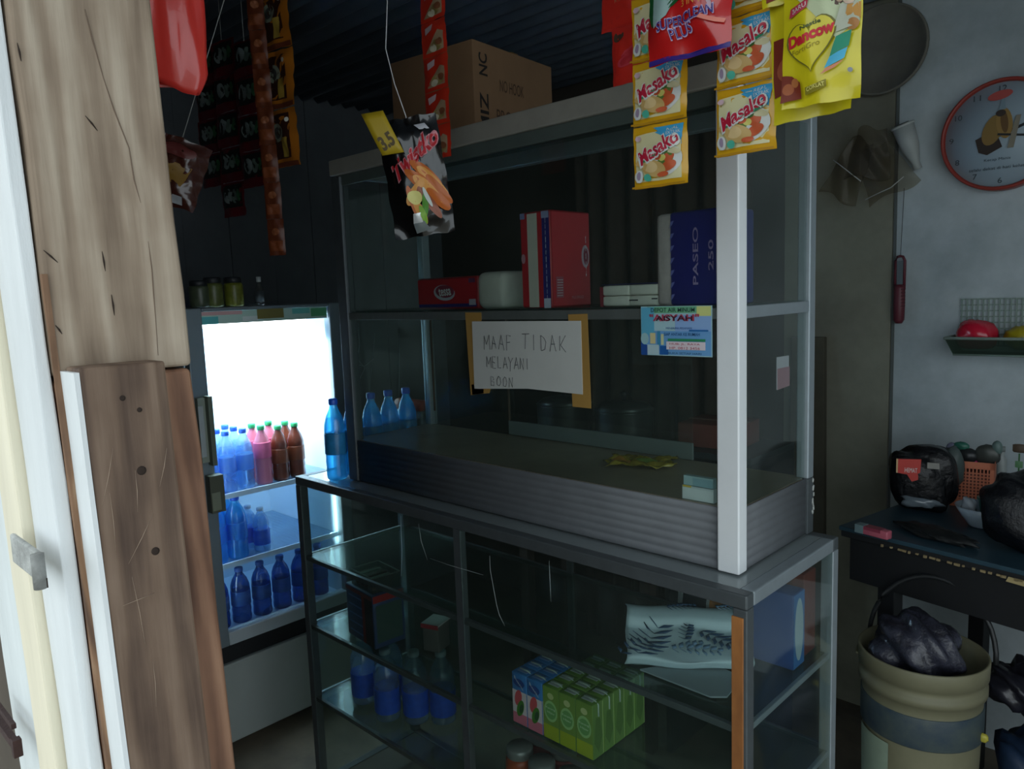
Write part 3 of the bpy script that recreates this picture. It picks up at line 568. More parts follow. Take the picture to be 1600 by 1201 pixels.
mb, Mp = pouch(.13, .09, .04, P('B9BEC0', .35), 3); A = Art(mb, Mp, .0002, .0008); A.rect(.1, .2, .5, .8, P('20242C')); A.rect(.55, .25, .9, .6, P('C07A2A')); mb.obj('pack_body', bl, loc=(0, .02, .115), rot=(R(-20), 0, 0))
# shelf 2: dark blue boxes with jar tray; small red-white box; juice cartons
p = az(557, 1008, Z2)
cb_ = thing('coffee_carton', 'dark blue and red carton on the middle shelf below a clear tray', 'carton', (-1.86, 1.19, Z2+.001), -.10)
NB = P('34486E', .5, 0, .1, 20)
mb = MB(); rbox(mb, (0, 0, 0), (.155, .10, .155), NB, .003); A = Art(mb, flatmap((0, 0, 0), (1, 0, 0), (0, 0, 1), .155, .155), .0002, .0003)
for k in range(5): A.rect(.1, .12+.17*k, .6, .15+.17*k, P('5474A8'))
A.rect(.66, .02, .98, .98, P('231E24')); A.rect(.6, .02, .7, .98, P('7A2A24')); A.rect(.02, .9, .98, .98, P('6E3A3C'))
A.k = .0003; A.M = flatmap((.155, 0, 0), (0, 1, 0), (0, 0, 1), .10, .155); A.rect(.0, .86, 1, .99, P('A02A28')); A.rect(.08, .1, .92, .8, P('3A524C')); mb.obj('carton_body', cb_)
tr_ = thing('sachet_tray', 'clear plastic tray of brown sachets on top of the dark blue carton', 'tray', (-1.835, 1.195, Z2+.157), -.10)
mb = MB(); mb.box((0, 0, 0), (.12, .09, .002), CLEARBAG)
for a, b in (((0, 0, 0), (.12, .002, .045)), ((0, .088, 0), (.12, .09, .045)), ((0, 0, 0), (.002, .09, .045)), ((.118, 0, 0), (.12, .09, .045))): mb.box(a, b, CLEARBAG)
mb.tube([(0, 0, .045), (.12, 0, .045), (.12, .09, .045), (0, .09, .045), (0, 0, .045)], .0018, P('8A8A86', .3), 6); mb.obj('tray_shell', tr_)
mb = MB()
for i in range(6): rbox(mb, (.008+.017*i, .008, .003), (.022+.017*i, .08, .034+.003*(i % 2)), P(['6A4634', '8A8A80', '5A3A30'][i % 3], .5), .003)
mb.obj('sachets', tr_)
rw = thing('small_red_white_box', 'small red and white box right of the dark blue carton', 'box', (-1.60, 1.26, Z2+.001), .3)
mb = MB(); rbox(mb, (0, 0, 0), (.05, .06, .075), P('5A5C58', .6), .003); mb.obj('box_body', rw)
mb = MB(); mb.box((-.003, -.003, .0755), (.053, .063, .080), P('B4B8B4', .6)); mb.box((-.003, -.004, .068), (.053, -.002, .080), P('9C3038', .6)); mb.obj('box_lid', rw)['label'] = 'white lid with red edge'
# juice cartons: front row pink guava x2, green soy x2, more rows behind
def carton(label, kind, loc, rz=0, group='juice cartons on the middle shelf'):
    t = thing('juice_carton', label, 'juice carton', loc, rz, group); w, d, h = .045, .036, .122
    mb = MB(); base = P('3E7FC0', .4) if kind == 'pink' else P('6F9440', .4); rbox(mb, (0, 0, 0), (w, d, h), base, .002)
    for side in (0, 1):
        A = Art(mb, flatmap((0, 0, 0), (1, 0, 0), (0, 0, 1), w, h) if not side else flatmap((w, 0, 0), (0, 1, 0), (0, 0, 1), d, h), .00015, .0002)
        if kind == 'pink':
            A.rect(.02, .01, .98, .66, P('E8D8DC')); A.rect(.02, .01, .98, .22, P('E07A90')); A.ell(.42, .52, .26, .15, P('D8545C'), .3); A.ell(.55, .33, .28, .14, P('4C8A2C'), .4); A.ell(.62, .33, .15, .08, P('2E5A34'), .4)
            A.ell(.5, .82, .38, .08, P('284A90')); A.text('Buavita', .5, .82, .6, .05, WPR, rot=-.1, asp=.3)
        else:
            A.rect(.02, .01, .98, .99, P('7A9A44' if not side else '6E9048')); 
            if not side:
                A.rect(.02, .01, .98, .28, P('A9B82A')); A.ell(.5, .55, .42, .2, P('A4D088')); A.ell(.5, .55, .34, .15, P('72A860')); A.text('Kacang', .5, .6, .6, .05, P('DDF0D0'), asp=.3); A.text('Hijau', .5, .52, .45, .05, P('DDF0D0'), asp=.3); A.ell(.52, .84, .2, .06, P('C8D090'))
            else: A.poly([(.1, .3), (.5, .1), (.9, .35), (.7, .7), (.3, .75)], P('5A7A3C')); A.rect(.9, .02, .97, .98, P('A8C078'))
    mb.obj('carton_body', t)
    mb = MB(); mb.box((.008, .010, h), (.037, .026, h+.0012), P('AEB8B4' if kind == 'green' else '7C98C8', .3)); mb.tube([(.010, d*.5, h+.003), (w*.8, d*.5, h+.003), (w+.002, d*.5, h-.004), (w+.002, d*.5, h-.03)], .0017, P('B8C8BC', .4), 6); mb.obj('straw', t)
    return t
cx, cy = -1.166, 1.168
o1 = carton('leftmost pink and blue guava juice carton at the front of the middle shelf', 'pink', (cx, cy, Z2+.001))
dup(o1, (cx+.0465, cy, Z2+.001), label='second pink guava juice carton, touching the green ones')
for r_ in (1, 2): 
    for i in range(2): dup(o1, (cx+.0465*i, cy+.038*r_, Z2+.001), label='%s guava carton in the %s row behind the pink pair' % (('left', 'right')[i], ('second', 'third')[r_-1]))
o2 = carton('front left green mung bean carton next to the pink pair', 'green', (cx+.094, cy, Z2+.001))
rows = ['front', 'second', 'third', 'fourth', 'fifth']
for r_ in range(5):
    for i in range(3 if r_ else 2):
        if r_ == 0 and i == 0: continue
        dup(o2, (cx+.094+.0465*i, cy+.038*r_, Z2+.001), label='%s green mung bean carton in the %s row' % (('left', 'middle', 'right')[i] if r_ else 'right', rows[r_]))
dup(o2, (cx+.094+.0465*2, cy+.0, Z2+.001), label='right green mung bean carton at the corner of the front row')
# shelf 3: water bottles with blue labels, jars with red lids
pos3 = ((-1.865, 1.235), (-1.80, 1.29), (-1.735, 1.225), (-1.66, 1.27), (-1.60, 1.32))
b3 = bottle('water_bottle', 'clear water bottle with blue label, leftmost on the bottom shelf', .21, .037, PETCLEAR, P('C8D4E8', .4), LABB, None, (pos3[0][0], pos3[0][1], Z3+.001), 'labelled water bottles on the bottom shelf', .12, .46)
for (x, y), l in zip(pos3[1:], ('blue labelled water bottle second from left on the bottom shelf', 'blue labelled water bottle third from left on the bottom shelf', 'blue labelled water bottle fourth from left on the bottom shelf', 'rightmost blue labelled water bottle on the bottom shelf')): dup(b3, (x, y, Z3+.001), 1.0, l)
def jar(label, loc, body, lid, h=.12, r_=.036, grp='jars on the bottom shelf', name='jar'):
    t = thing(name, label, 'jar', loc, 0, grp)
    MB().lathe([(r_*.9, 0), (r_, .006), (r_, h*.7), (r_*.96, h*.76), (r_*.8, h*.82)], body, n=22).obj('jar_body', t)
    MB().lathe([(r_*.86, h*.80), (r_*.9, h*.81), (r_*.9, h*.96), (r_*.82, h), (r_*.1, h)], lid, n=22).obj('lid', t); return t
JC = P('8E9290', .3, .3); jl = [('silver-capped jar with orange band, leftmost below the cartons', (785, 1155), P('A84A26', .4)), ('silver-capped red jar behind the leftmost ones', (812, 1150), P('7A2026', .4)), ('silver-capped jar at the front below the second pink carton', (815, 1182), P('5A4A48', .4)), ('silver-capped dark red jar below the green cartons', (852, 1160), P('8A2428', .4)), ('rightmost silver-capped jar below the green cartons', (880, 1186), P('4A5058', .4))]
JP = [(-1.215, 1.235, Z3+.001), (-1.215, 1.315, Z3+.001), (-1.135, 1.225, Z3+.001), (-1.135, 1.305, Z3+.001), (-1.055, 1.235, Z3+.001)]; jl_i = 0
for l, (x, y), m in jl:
    jar(l, JP[jl_i], m, JC); jl_i += 1
cb2 = thing('cardboard_piece', 'open cardboard flap on the floor of the cabinet at right', 'cardboard', (-.80, 1.22, Z3+.002), .2)
mb = MB(); mb.hexa([(0, 0, 0), (.17, 0, 0), (.17, .12, 0), (0, .12, 0), (.0, .0, .05), (.17, .0, .05), (.17, .12, .05), (0, .12, .05)], P('6E5F48', .8, 0, .1, 14)); mb.obj('carton_body', cb2)
# cardboard carton on top of the showcase
p = ay(742, 55, 1.37)
bx = thing('cardboard_box', 'brown cardboard box with black lettering on top of the showcase', 'box', (p.x, 1.36, UT+.001), R(6))
bh = p.z-UT-.01; CBM = P('8A6A4C', .8, 0, .08, 8, .05)
mb = MB(); rbox(mb, (-.29, 0, 0), (0, .34, bh), CBM, .003)
A = Art(mb, flatmap((0, 0, 0), (0, 1, 0), (0, 0, 1), .34, bh), .0002, .0003)
BK = P('241E1A', .7); A.text('MIZ', .11, .30, .40*bh/.34, .07*.34/bh*1.4, BK, rot=pi/2, bold=.02, asp=bh/.34); A.text('NC', .11, .78, .22*bh/.34, .07*.34/bh*1.4, BK, rot=pi/2, bold=.02, asp=bh/.34)
A.text('NO HOOK', .45, .62, .3, .12, P('4C3726', .7)); A.text('PRODUK', .45, .3, .4, .14, P('4C3726', .7)); A.rect(.3, .15, .62, .2, P('4C3726', .7))
mb.obj('carton_body', bx)
mb = MB().box((-.29, .155, bh), (0, .185, bh+.0008), TAPE); mb.obj('packing_tape', bx)
# ================================================================== drinks fridge
FX, FXB, FY0, FY1, FZ = -2.46, -3.08, 1.045, 1.625, 1.535
fr = thing('drinks_fridge', 'upright lit drinks fridge with glass door behind the timber post', 'fridge', (0, 0, 0))
fm = MB(); g_ = .028
for a, b in (((FXB, FY0, .05), (FX-.05, FY0+g_, FZ)), ((FXB, FY1-g_, .05), (FX-.05, FY1, FZ)), ((FXB, FY0, .05), (FXB+.03, FY1, FZ)), ((FXB, FY0, FZ-.03), (FX-.05, FY1, FZ)), ((FXB, FY0, .05), (FX-.05, FY1, .375))): fm.box(a, b, FRIDGEW)
fm.obj('cabinet_shell', fr, .004)
im = MB()
for a, b in (((FXB+.03, FY0+g_, .40), (FX-.05, FY0+g_+.004, FZ-.03)), ((FXB+.03, FY1-g_-.004, .40), (FX-.05, FY1-g_, FZ-.03)), ((FXB+.03, FY0+g_, .40), (FXB+.036, FY1-g_, FZ-.03)), ((FXB+.03, FY0+g_, FZ-.036), (FX-.05, FY1-g_, FZ-.03)), ((FXB+.03, FY0+g_, .376), (FX-.05, FY1-g_, .40))): im.box(a, b, INTW)
im.obj('inner_liner', fr)
mb = MB().box((FX-.045, FY0, .03), (FX, FY1, .315), P('A2AAA6', .5, 0, .04, 6)); mb.obj('lower_panel', fr, .006)
mb = MB().box((FX-.045, FY0+.003, .316), (FX-.015, FY1-.003, .376), P('14171A', .6)); mb.obj('vent_gap', fr)
for y in (FY0+.05, FY1-.05):
    for x in (FX-.08, FXB+.06): MB().lathe([(.018, 0), (.018, .05)], P('202224', .6), (x, y, 0), 12).obj('foot', fr)
# door
dr = MB()
for a, b in (((FX-.04, FY0, .378), (FX, FY0+.055, FZ)), ((FX-.04, FY1-.045, .378), (FX, FY1, FZ)), ((FX-.04, FY0+.055, FZ-.012), (FX, FY1-.045, FZ))): dr.box(a, b, P('7F8B92', .35, .2, .05, 8))
dr.box((FX-.04, FY0+.055, .378), (FX, FY1-.045, .425), P('B4BFC4', .35))
dro = dr.obj('door', fr, .004)
MB().box((FX-.022, FY0+.055, .425), (FX-.016, FY1-.045, FZ-.012), pane('fridge_glass', 'F2F8FA', .01, 'D0E0E8', .05)).obj('door_glass', dro)
mb = MB().box((FX-.015, FY0+.058, FZ-.055), (FX-.0135, FY1-.048, FZ-.013), P('C8E8DC', .4))
A = Art(mb, flatmap((FX-.0135, FY0+.058, FZ-.055), (0, 1, 0), (0, 0, 1), FY1-FY0-.106, .042), .0002, .0003)
A.rect(.0, .0, .12, .6, P('62C8C8')); A.rect(.0, .7, .3, 1, P('E4B8B8')); A.rect(.86, .2, 1, .9, P('66C088')); A.rect(.7, .5, .85, .95, P('7FD8D0')); A.rect(.3, .1, .42, .5, P('E8F4F0'))
mb.obj('header_strip', dro)['label'] = 'pale printed strip along the top of the door'
mb = MB().box((FX-.013, 1.30, FZ-.045), (FX-.011, 1.40, FZ-.012), P('8C8348', .6)); mb.obj('door_sticker', dro)['label'] = 'brown-yellow sticker'
HM = P('8A9484', .5); hn = MB()
hn.box((FX, FY0+.006, 1.03), (FX+.022, FY0+.040, 1.245), P('98A294', .5)); hn.box((FX+.0225, FY0+.004, 1.05), (FX+.026, FY0+.022, 1.22), P('B8C0C0', .4)); hn.box((FX+.010, FY0+.030, 1.02), (FX+.045, FY0+.046, 1.25), P('6E7868', .5)); hn.obj('handle', dro, .004)
mb = MB().box((FX, FY0+.018, .86), (FX+.035, FY0+.066, .985), P('5C6050', .5)); mb.box((FX+.035, FY0+.02, .868), (FX+.038, FY0+.05, .93), P('8A907C', .5)); mb.obj('lock_block', dro, .003)
FSH = []
for z in (.885, .640):
    mb = MB()
    for i in range(26): y = FY0+g_+.012+i*.0198; mb.tube([(FXB+.05, y, z), (FX-.062, y, z)], .0016, INTW, 5)
    mb.box((FX-.066, FY0+g_+.006, z-.012), (FX-.058, FY1-g_-.006, z+.006), INTW); mb.box((FXB+.05, FY0+g_+.006, z-.006), (FXB+.054, FY1-g_-.006, z+.002), INTW); sw = mb.obj('wire_shelf', fr); MB().box((FXB+.055, FY0+g_+.008, z+.0018), (FX-.068, FY1-g_-.008, z+.0034), pane('shade_sheet', 'D8E8F4', .22, 'A8C4DC', .2)).obj('added_shade_sheet', sw)  # hazy sheet added to shade the lower shelves
# lamp tube at the top of the fridge
mb = MB(); mb.lathe([(.012, -.2), (.012, .2)], P('FFFFFF', .4, emit=9), (0, 0, 0), 12, 'y'); mb.obj('lamp_tube', fr, loc=(-2.56, 1.335, FZ-.058))
def fz(y, x=-2.565): return (x, y)
z = .885+.004
f1 = bottle('water_bottle', 'clear water bottle at the far left front of the upper fridge shelf', .215, .030, PETCLEAR, CAPB, pane('pale_label', 'B0D4F4', .55, '9CC8F4', .2, body=.5, refl=.04, mx_=.2), LQ, (-2.560, 1.125, z), 'small water bottles on the upper fridge shelf')
gl = [('front', -2.560), ('second', -2.628), ('third', -2.696)]
for j, (rn_, x) in enumerate(gl):
    for i, y in enumerate((1.125, 1.190, 1.255)):
        if i or j: dup(f1, (x, y, z), 1.1*i+j, '%s clear water bottle in the %s row of the upper fridge shelf' % (('left', 'middle', 'right')[i], rn_))
TEA = P('6A2C18', .25, coat=.4); PNK = P('D85C84', .4, 0, .15, 40); CAPG = P('2FA060', .4)
f2 = bottle('tea_bottle', 'pink labelled drink bottle with green cap next to the water bottles', .215, .030, P('C86A80', .25, coat=.3), CAPG, PNK, None, (-2.560, 1.325, z), 'pink bottles in the fridge', .45, .72)
dup(f2, (-2.628, 1.325, z), 1, 'pink labelled drink bottle one row behind the front one'); dup(f2, (-2.628, 1.392, z), 2, 'pink labelled drink bottle behind the brown tea bottles')
f3 = bottle('tea_bottle', 'brown tea bottle with green cap, left one in the fridge front row', .205, .031, TEA, CAPG, P('7A3A1E', .4, 0, .3, 30), None, (-2.560, 1.392, z), 'brown tea bottles in the fridge')
dup(f3, (-2.560, 1.460, z), 1, 'brown tea bottle at the right of the fridge front row'); dup(f3, (-2.628, 1.460, z), 2, 'brown tea bottle in the second row of the fridge')
z = .640+.004
f4 = bottle('large_water_bottle', 'large blue water bottle, left one on the middle fridge shelf', .225, .036, PETCYAN, CAPB, pane('cyan_label', '70C0F0', .6, '58BCF8', .2, body=.5, refl=.04, mx_=.2), LQ, (-2.565, 1.130, z), 'large blue bottles in the fridge')
dup(f4, (-2.565, 1.207, z), 1, 'large blue water bottle, second on the middle fridge shelf'); dup(f4, (-2.645, 1.130, z), 2, 'large blue water bottle behind the left one on the middle fridge shelf'); dup(f4, (-2.645, 1.207, z), 2, 'large blue water bottle behind the second one on the middle fridge shelf')
f5 = bottle('small_water_bottle', 'small clear water bottle with blue label on the middle fridge shelf', .16, .029, PETCLEAR, P('DCE6F0', .4), LABB, LQ, (-2.565, 1.300, z), 'small bottles in the fridge', .15, .5)
dup(f5, (-2.630, 1.285, z), 1, 'small clear water bottle behind the other small one')
z = .402
f6 = bottle('dark_water_bottle', 'dark blue water bottle, leftmost on the fridge floor', .20, .034, PETDARK, P('2A4A8A', .5), pane('blue_label', '5A8CD0', .7, '4C80D0', .2, body=.4, refl=.04, mx_=.2), None, (-2.575, 1.125, z), 'dark blue bottles on the fridge floor')
for i in range(1, 6): dup(f6, (-2.575, 1.125+.081*i, z), i, '%s dark blue water bottle from the left on the fridge floor' % ('', 'second', 'third', 'fourth', 'fifth', 'sixth')[i])
# on top of the fridge
for i, (x, h, l) in enumerate(((312, .09, 'left dark-capped yellow-green jar on top of the fridge'), (334, .10, 'middle dark-capped yellow-green jar on top of the fridge'), (366, .10, 'right yellow-green jar on top of the fridge'))):
    p = ax(x, 470, FX-.07); jar(l, (FX-.07, p.y, FZ+.001), P(['4A5440', '5C6434', '6E7228'][i], .35, 0, .2, 40), P('22262A', .5), h, .032, 'jars on top of the fridge')
p = ax(406, 465, FX-.06); bo = thing('small_clear_bottle', 'small slim clear bottle with white cap on top of the fridge', 'bottle', (FX-.06, p.y, FZ+.001))
MB().lathe([(.014, 0), (.015, .01), (.015, .06), (.006, .075), (.006, .085)], CLEARBAG, n=14).obj('bottle_body', bo); MB().lathe([(.008, .082), (.008, .10)], P('C8D0D0', .4), n=12).obj('cap', bo)
MB().lathe([(.0155, .012), (.0155, .05)], P('4A5458', .4), n=14).obj('bottle_label', bo)
# ================================================================== hanging goods
pole = MB(); pole.tube([(-3.1, .97, 2.36), (1.2, .97, 2.36)], .018, wood('8A6A48', '5A4630', 'A88860', 9, 12)); tag(pole.obj('hanging_pole'), 'bamboo pole under the roof that the sachet strips hang from', 'pole')
YEL = P('D9A51C', .3, coat=.3); CRM = P('DCD6A8', .35); LBL = P('3FA4D4', .4); MRED = P('B8203C', .4); GRN = P('2E8A62', .4); BEI = P('C9A768', .45); ORG = P('C85A30', .45); WHI = P('D8DCD8', .4); LEAF = P('5E8238', .45)
def masako(parent, i, w, h, z):
    mb, Mp = pouch(w, h, .010, YEL, i+11, .06, .0022, nu=10, nv=12)
    A = Art(mb, Mp, .00022, .0007)
    A.poly([(.05, .10), (.90, .10), (.90, .90), (.06, .86)], CRM, 3, 4)
    A.poly([(.45, .86), (.90, .62), (.92, .90), (.60, .94)], LBL, 2, 3); A.poly([(.40, .94), (.95, .94), (.92, .72), (.72, .74)], LBL, 2, 3)
    A.text('REAL', .76, .885, .2, .05, WHI, rot=.08); A.text('EXTRAK', .78, .82, .24, .05, WHI, rot=.08)
    A.ell(.66, .38, .28, .22, WHI, .45); A.ell(.56, .42, .24, .17, LEAF, .4); A.ell(.70, .45, .10, .08, ORG, .5); A.ell(.58, .44, .07, .05, P('D8D070')); A.ell(.50, .47, .07, .045, ORG, .3); A.ell(.78, .53, .13, .05, P('CFC8A0'), -.2); A.ell(.64, .53, .05, .04, P('3E6A28')); A.ell(.70, .30, .14, .08, ORG, .3)
    A.ell(.42, .29, .24, .13, BEI, -.3); A.ell(.36, .32, .14, .09, P('DCC08A'), -.3); A.poly([(.06, .40), (.12, .46), (.30, .36), (.26, .27)], BEI); A.ell(.6, .18, .1, .04, ORG)
    A.poly([(.16, .40), (.88, .66), (.90, .74), (.14, .50)], WHI, 2, 3); A.poly([(.22, .40), (.84, .60), (.84, .645), (.22, .45)], GRN, 2, 3)
    A.text('Masako', .50, .600, .84, .27, WHI, rot=.40, bold=.06, shear=.2, asp=w/h*1.0); A.text('Masako', .50, .605, .79, .225, MRED, rot=.40, bold=.03, shear=.2, asp=w/h*1.0)
    A.ell(.14, .80, .06, .04, P('D8B8C0')); A.ell(.15, .19, .085, .10, WHI); A.ell(.15, .20, .04, .07, P('A090A8')); A.ell(.32, .15, .07, .06, P('4FB49C')); A.rect(.0, .0, .99, .03, P('B8860E'))
    o = mb.obj('sachet', parent, loc=(0, 0, z), thick=0); return o
def strip_masako(label, x, y, zbot, w, h, n, seed, rz=0):
    top = 2.345-zbot
    t = thing('seasoning_sachet_strip', label, 'sachet strip', (x, y, zbot), rz, 'yellow seasoning sachet strips')
    for i in range(n): masako(t, seed+i, w, h-.001, h*(i+1))
    mb = MB(); mb.tube([(0, 0, h*n-.004), (.0, .0, top)], .0012, P('C8C8C0', .6), 5); mb.obj('string', t)
    return t
strip_masako('left strip of yellow chicken seasoning sachets hanging before the showcase', -.612, .95, 1.690, .087, .0875, 4, 1, R(1))
strip_masako('right strip of yellow seasoning sachets hanging over the bright front post', -.467, .92, 1.711, .082, .084, 4, 20, R(-2))
# red coffee strip
def coffee(parent, w, h, z, x, seed, top):
    mb, Mp = pouch(w, h, .012, P('C02A22', .35, coat=.3), seed, .07, .003, nu=10, nv=12); A = Art(mb, Mp, .00022, .0007)
    A.rect(.05, .05, .95, .95, P('C82C22', .35, coat=.3))
    if top: A.ell(.48, .72, .36, .20, P('8E1E1E')); A.ell(.46, .72, .2, .16, P('B0A0B0')); A.text('ABC', .48, .74, .4, .14, WHI, bold=.03); A.text('KOPI SUSU', .6, .42, .5, .07, P('A06040')); A.ell(.25, .58, .08, .06, P('C87A50'))
    else: A.ell(.25, .82, .18, .10, P('4A3428'), .4); A.ell(.55, .42, .34, .14, P('C83A48'), .3); A.ell(.55, .42, .30, .11, P('B82A34'), .3)
    return mb.obj('sachet', parent, loc=(x, 0, z))
t = thing('coffee_sachet_strip', 'strip of red coffee sachets left of the yellow seasoning sachets', 'sachet strip', (-.702, 1.0, 1.858))
coffee(t, .066, .088, .088, .008, 3, False); coffee(t, .078, .098, .180, -.004, 5, True); coffee(t, .078, .098, .277, -.004, 6, True)
MB().tube([(0, 0, .27), (0, 0, .50)], .0012, P('C8C8C0', .6), 5).obj('string', t)
# large red, green and white pack
t = thing('detergent_pack', 'large red and green glossy pack hanging between the two seasoning strips', 'packet', (-.523, .880, 1.832), rot=(0, R(1), R(2)))
mb, Mp0 = pouch(.115, .20, .03, P('C01E1E', .25, coat=.6), 9, .05, .006); Mp = lambda u, v, k: Mp0(u, v*.70, k); A = Art(mb, Mp, .0003, .0009)
A.rect(.0, .0, 1, .045, P('3A2A80', .3)); A.poly([(.0, .98), (.98, .98), (.98, .52), (.45, .49), (.1, .32), (.0, .45)], P('1E5A30', .3), 4, 5); A.poly([(.12, .98), (.46, .98), (.44, .60), (.30, .37), (.14, .30), (.08, .5)], P('9DB8B4', .35), 3, 4); A.poly([(.88, .64), (.97, .78), (.93, .80), (.84, .66)], WHI)
A.rect(.5, .63, .82, .67, P('7FA890')); A.ell(.70, .60, .055, .05, WHI); A.ell(.70, .60, .03, .03, P('8A6A88')); A.poly([(.68, .56), (.73, .55), (.84, .36), (.80, .35)], P('C8A8B8'))
A.text('SUPERCLEAN', .52, .315, .66, .095, P('B8A8CC'), rot=.10, bold=.03); A.text('SUPERCLEAN', .52, .315, .64, .078, P('3A2E7C'), rot=.10, bold=.015); A.text('PLUS', .47, .215, .28, .10, P('C8B8D8'), rot=.10, bold=.03); A.text('PLUS', .47, .215, .26, .08, P('4A3A88'), rot=.10); A.poly([(.68, .28), (.95, .20), (.97, .23), (.72, .31)], P('E88878'), 2, 3); A.text('3 IN 1', .60, .43, .2, .05, P('C88A30'))
mb.obj('pack_body', t, loc=(0, 0, .20)); MB().tube([(0, 0, .195), (0, 0, .5)], .0012, P('C8C8C0', .6), 5).obj('string', t)
# milk sachets
MY = P('D6C81E', .3, coat=.35); MYD = P('C8B41A', .35)
t = thing('milk_powder_sachet', 'front yellow milk powder sachet with heart emblem at top right', 'sachet', (-.357, .875, 1.745), rot=(0, R(1), R(1)), group='yellow milk powder sachets')
mb, Mp0 = pouch(.086, .20, .014, MY, 15, .04, .004); Mp = lambda u, v, k: Mp0(u, v*.62+.005, k); A = Art(mb, Mp, .00025, .0008)
A.poly([(.1, .98), (.98, .98), (.98, .62), (.7, .52), (.3, .86)], P('C2CCA4'), 4, 4)
A.ell(.74, .86, .10, .075, P('5A4238')); A.ell(.86, .84, .10, .07, P('28221E')); A.ell(.76, .85, .06, .05, P('C8A890')); A.ell(.86, .82, .075, .055, P('D0B4A0')); A.poly([(.66, .56), (.98, .60), (.96, .80), (.76, .78)], P('B8BCA8')); A.poly([(.80, .66), (.99, .64), (.99, .78), (.84, .76)], P('C08A3A')); A.ell(.9, .60, .08, .05, P('B88048'))
hp = []
for i in range(40):
    s_ = 2*pi*i/40; hp.append((.40+.30*(sin(s_)**3), .52+.26*((13*cos(s_)-5*cos(2*s_)-2*cos(3*s_)-cos(4*s_))/17)))
def rotp(ps, a, c): return [(c[0]+(x-c[0])*cos(a)-(y-c[1])*sin(a), c[1]+(x-c[0])*sin(a)+(y-c[1])*cos(a)) for x, y in ps]
A.poly(rotp([(.4+(x-.4)*1.08, .52+(y-.52)*1.05) for x, y in hp], .12, (.4, .5)), P('6E6A20'), 3); A.poly(rotp(hp, .12, (.4, .5)), P('DACB22', .3), 3)
A.poly([(.10, .76), (.36, .82), (.38, .90), (.12, .84)], P('C03A50')); A.text('BARU', .25, .83, .2, .04, WHI, rot=.2)
A.text('Nestle', .40, .665, .26, .035, P('3E5020'), rot=.12, bold=.03); A.text('Dancow', .40, .585, .60, .105, P('CC2030'), rot=.14, bold=.05); A.text('FortiGro', .34, .48, .36, .045, P('98861A'), rot=.14)
A.poly([(.66, .36), (.88, .42), (.90, .55), (.72, .52)], P('1E9070'), 2, 2); A.poly([(.60, .27), (.84, .32), (.87, .41), (.66, .36)], P('48B4D8'), 2, 2); A.poly([(.55, .22), (.72, .26), (.84, .31), (.62, .27)], P('D88A68')); A.ell(.90, .22, .03, .02, P('8A9098'))
A.poly([(.0, .04), (.28, .06), (.27, .20), (.16, .26), (.02, .28)], P('7A2A14'), 3, 3); A.ell(.1, .15, .08, .05, P('A85A30')); A.ell(.2, .2, .05, .04, P('B06A38')); A.poly([(.34, .075), (.62, .12), (.62, .18), (.34, .14)], P('8A8020')); A.text('COKLAT', .48, .13, .24, .035, P('E0D878'), rot=.12, bold=.02)
mb.obj('sachet_front', t, loc=(0, 0, .20)); MB().tube([(0, 0, .195), (0, .0, .60)], .0012, P('C8C8C0', .6), 5).obj('string', t)
t2 = thing('milk_powder_sachet', 'rear yellow milk powder sachet, only its lower edge and side showing', 'sachet', (-.378, .905, 1.738), rot=(0, R(-2), R(0)), group='yellow milk powder sachets')
mb, Mp = pouch(.090, .155, .012, MY, 17, .05, .004); A = Art(mb, Mp, .00025, .0008)
A.poly([(.02, .20), (.5, .22), (.42, .60), (.04, .62)], P('7A2A14'), 3, 3); A.ell(.2, .38, .12, .08, P('A05030')); A.ell(.45, .24, .3, .085, P('B8C8D0')); A.rect(.62, .12, .88, .14, P('B08A20')); mb.obj('sachet_front', t2, loc=(0, 0, .155)); MB().tube([(0, 0, .15), (0, .0, .6)], .0012, P('C8C8C0', .6), 5).obj('string', t2)
t2 = thing('meat_seasoning_sachet', 'red-brown sachet peeping out above the yellow milk sachets', 'sachet', (-.400, .89, 1.868), rot=(0, R(-3), 0))
mb, Mp = pouch(.06, .10, .01, MY, 19, .05, .003); A = Art(mb, Mp, .00025, .0008); A.poly([(.1, .04), (.95, .12), (.95, .9), (.1, .9)], P('84301A'), 3, 3); A.ell(.5, .3, .2, .12, P('A85A38')); mb.obj('sachet_front', t2, loc=(0, 0, .10)); MB().tube([(0, 0, .095), (0, .0, .45)], .0012, P('C8C8C0', .6), 5).obj('string', t2)
# Twistko snack
p = ad(634, 184, 1.12)
t = thing('twist_snack_bag', 'black crisps bag with red lettering hanging by a thread before the showcase', 'snack bag', (p.x, p.y, p.z), rot=(0, R(-7), face_rz(p, -.15)))
mb, Mp = pouch(.090, .172, .034, P('08090A', .22, coat=.5), 23, .05, .007); A = Art(mb, Mp, .0003, .0010)
OG = P('B05A1E', .4); OG2 = P('C88A3C', .4)
A.text('Twistko', .56, .68, .84, .19, P('C08088'), rot=.22, bold=.06, asp=.58); A.text('Twistko', .56, .68, .81, .17, P('A81C26'), rot=.22, bold=.03, asp=.58); A.poly([(.62, .92), (.80, .93), (.86, .88), (.70, .87)], P('A8AAB0'))
for x, y, l, a, m in ((.70, .50, .26, -.5, OG), (.78, .43, .26, -.55, OG2), (.55, .46, .22, -.4, OG), (.85, .36, .22, -.6, OG), (.68, .38, .24, -.5, OG2), (.82, .28, .18, -.5, OG), (.66, .27, .22, -.7, P('8A4A30', .4)), (.48, .36, .2, .5, OG2), (.42, .27, .16, -1.2, OG), (.5, .2, .14, -.9, OG2)): A.ell(x, y, l*1.0, .060, m, a)
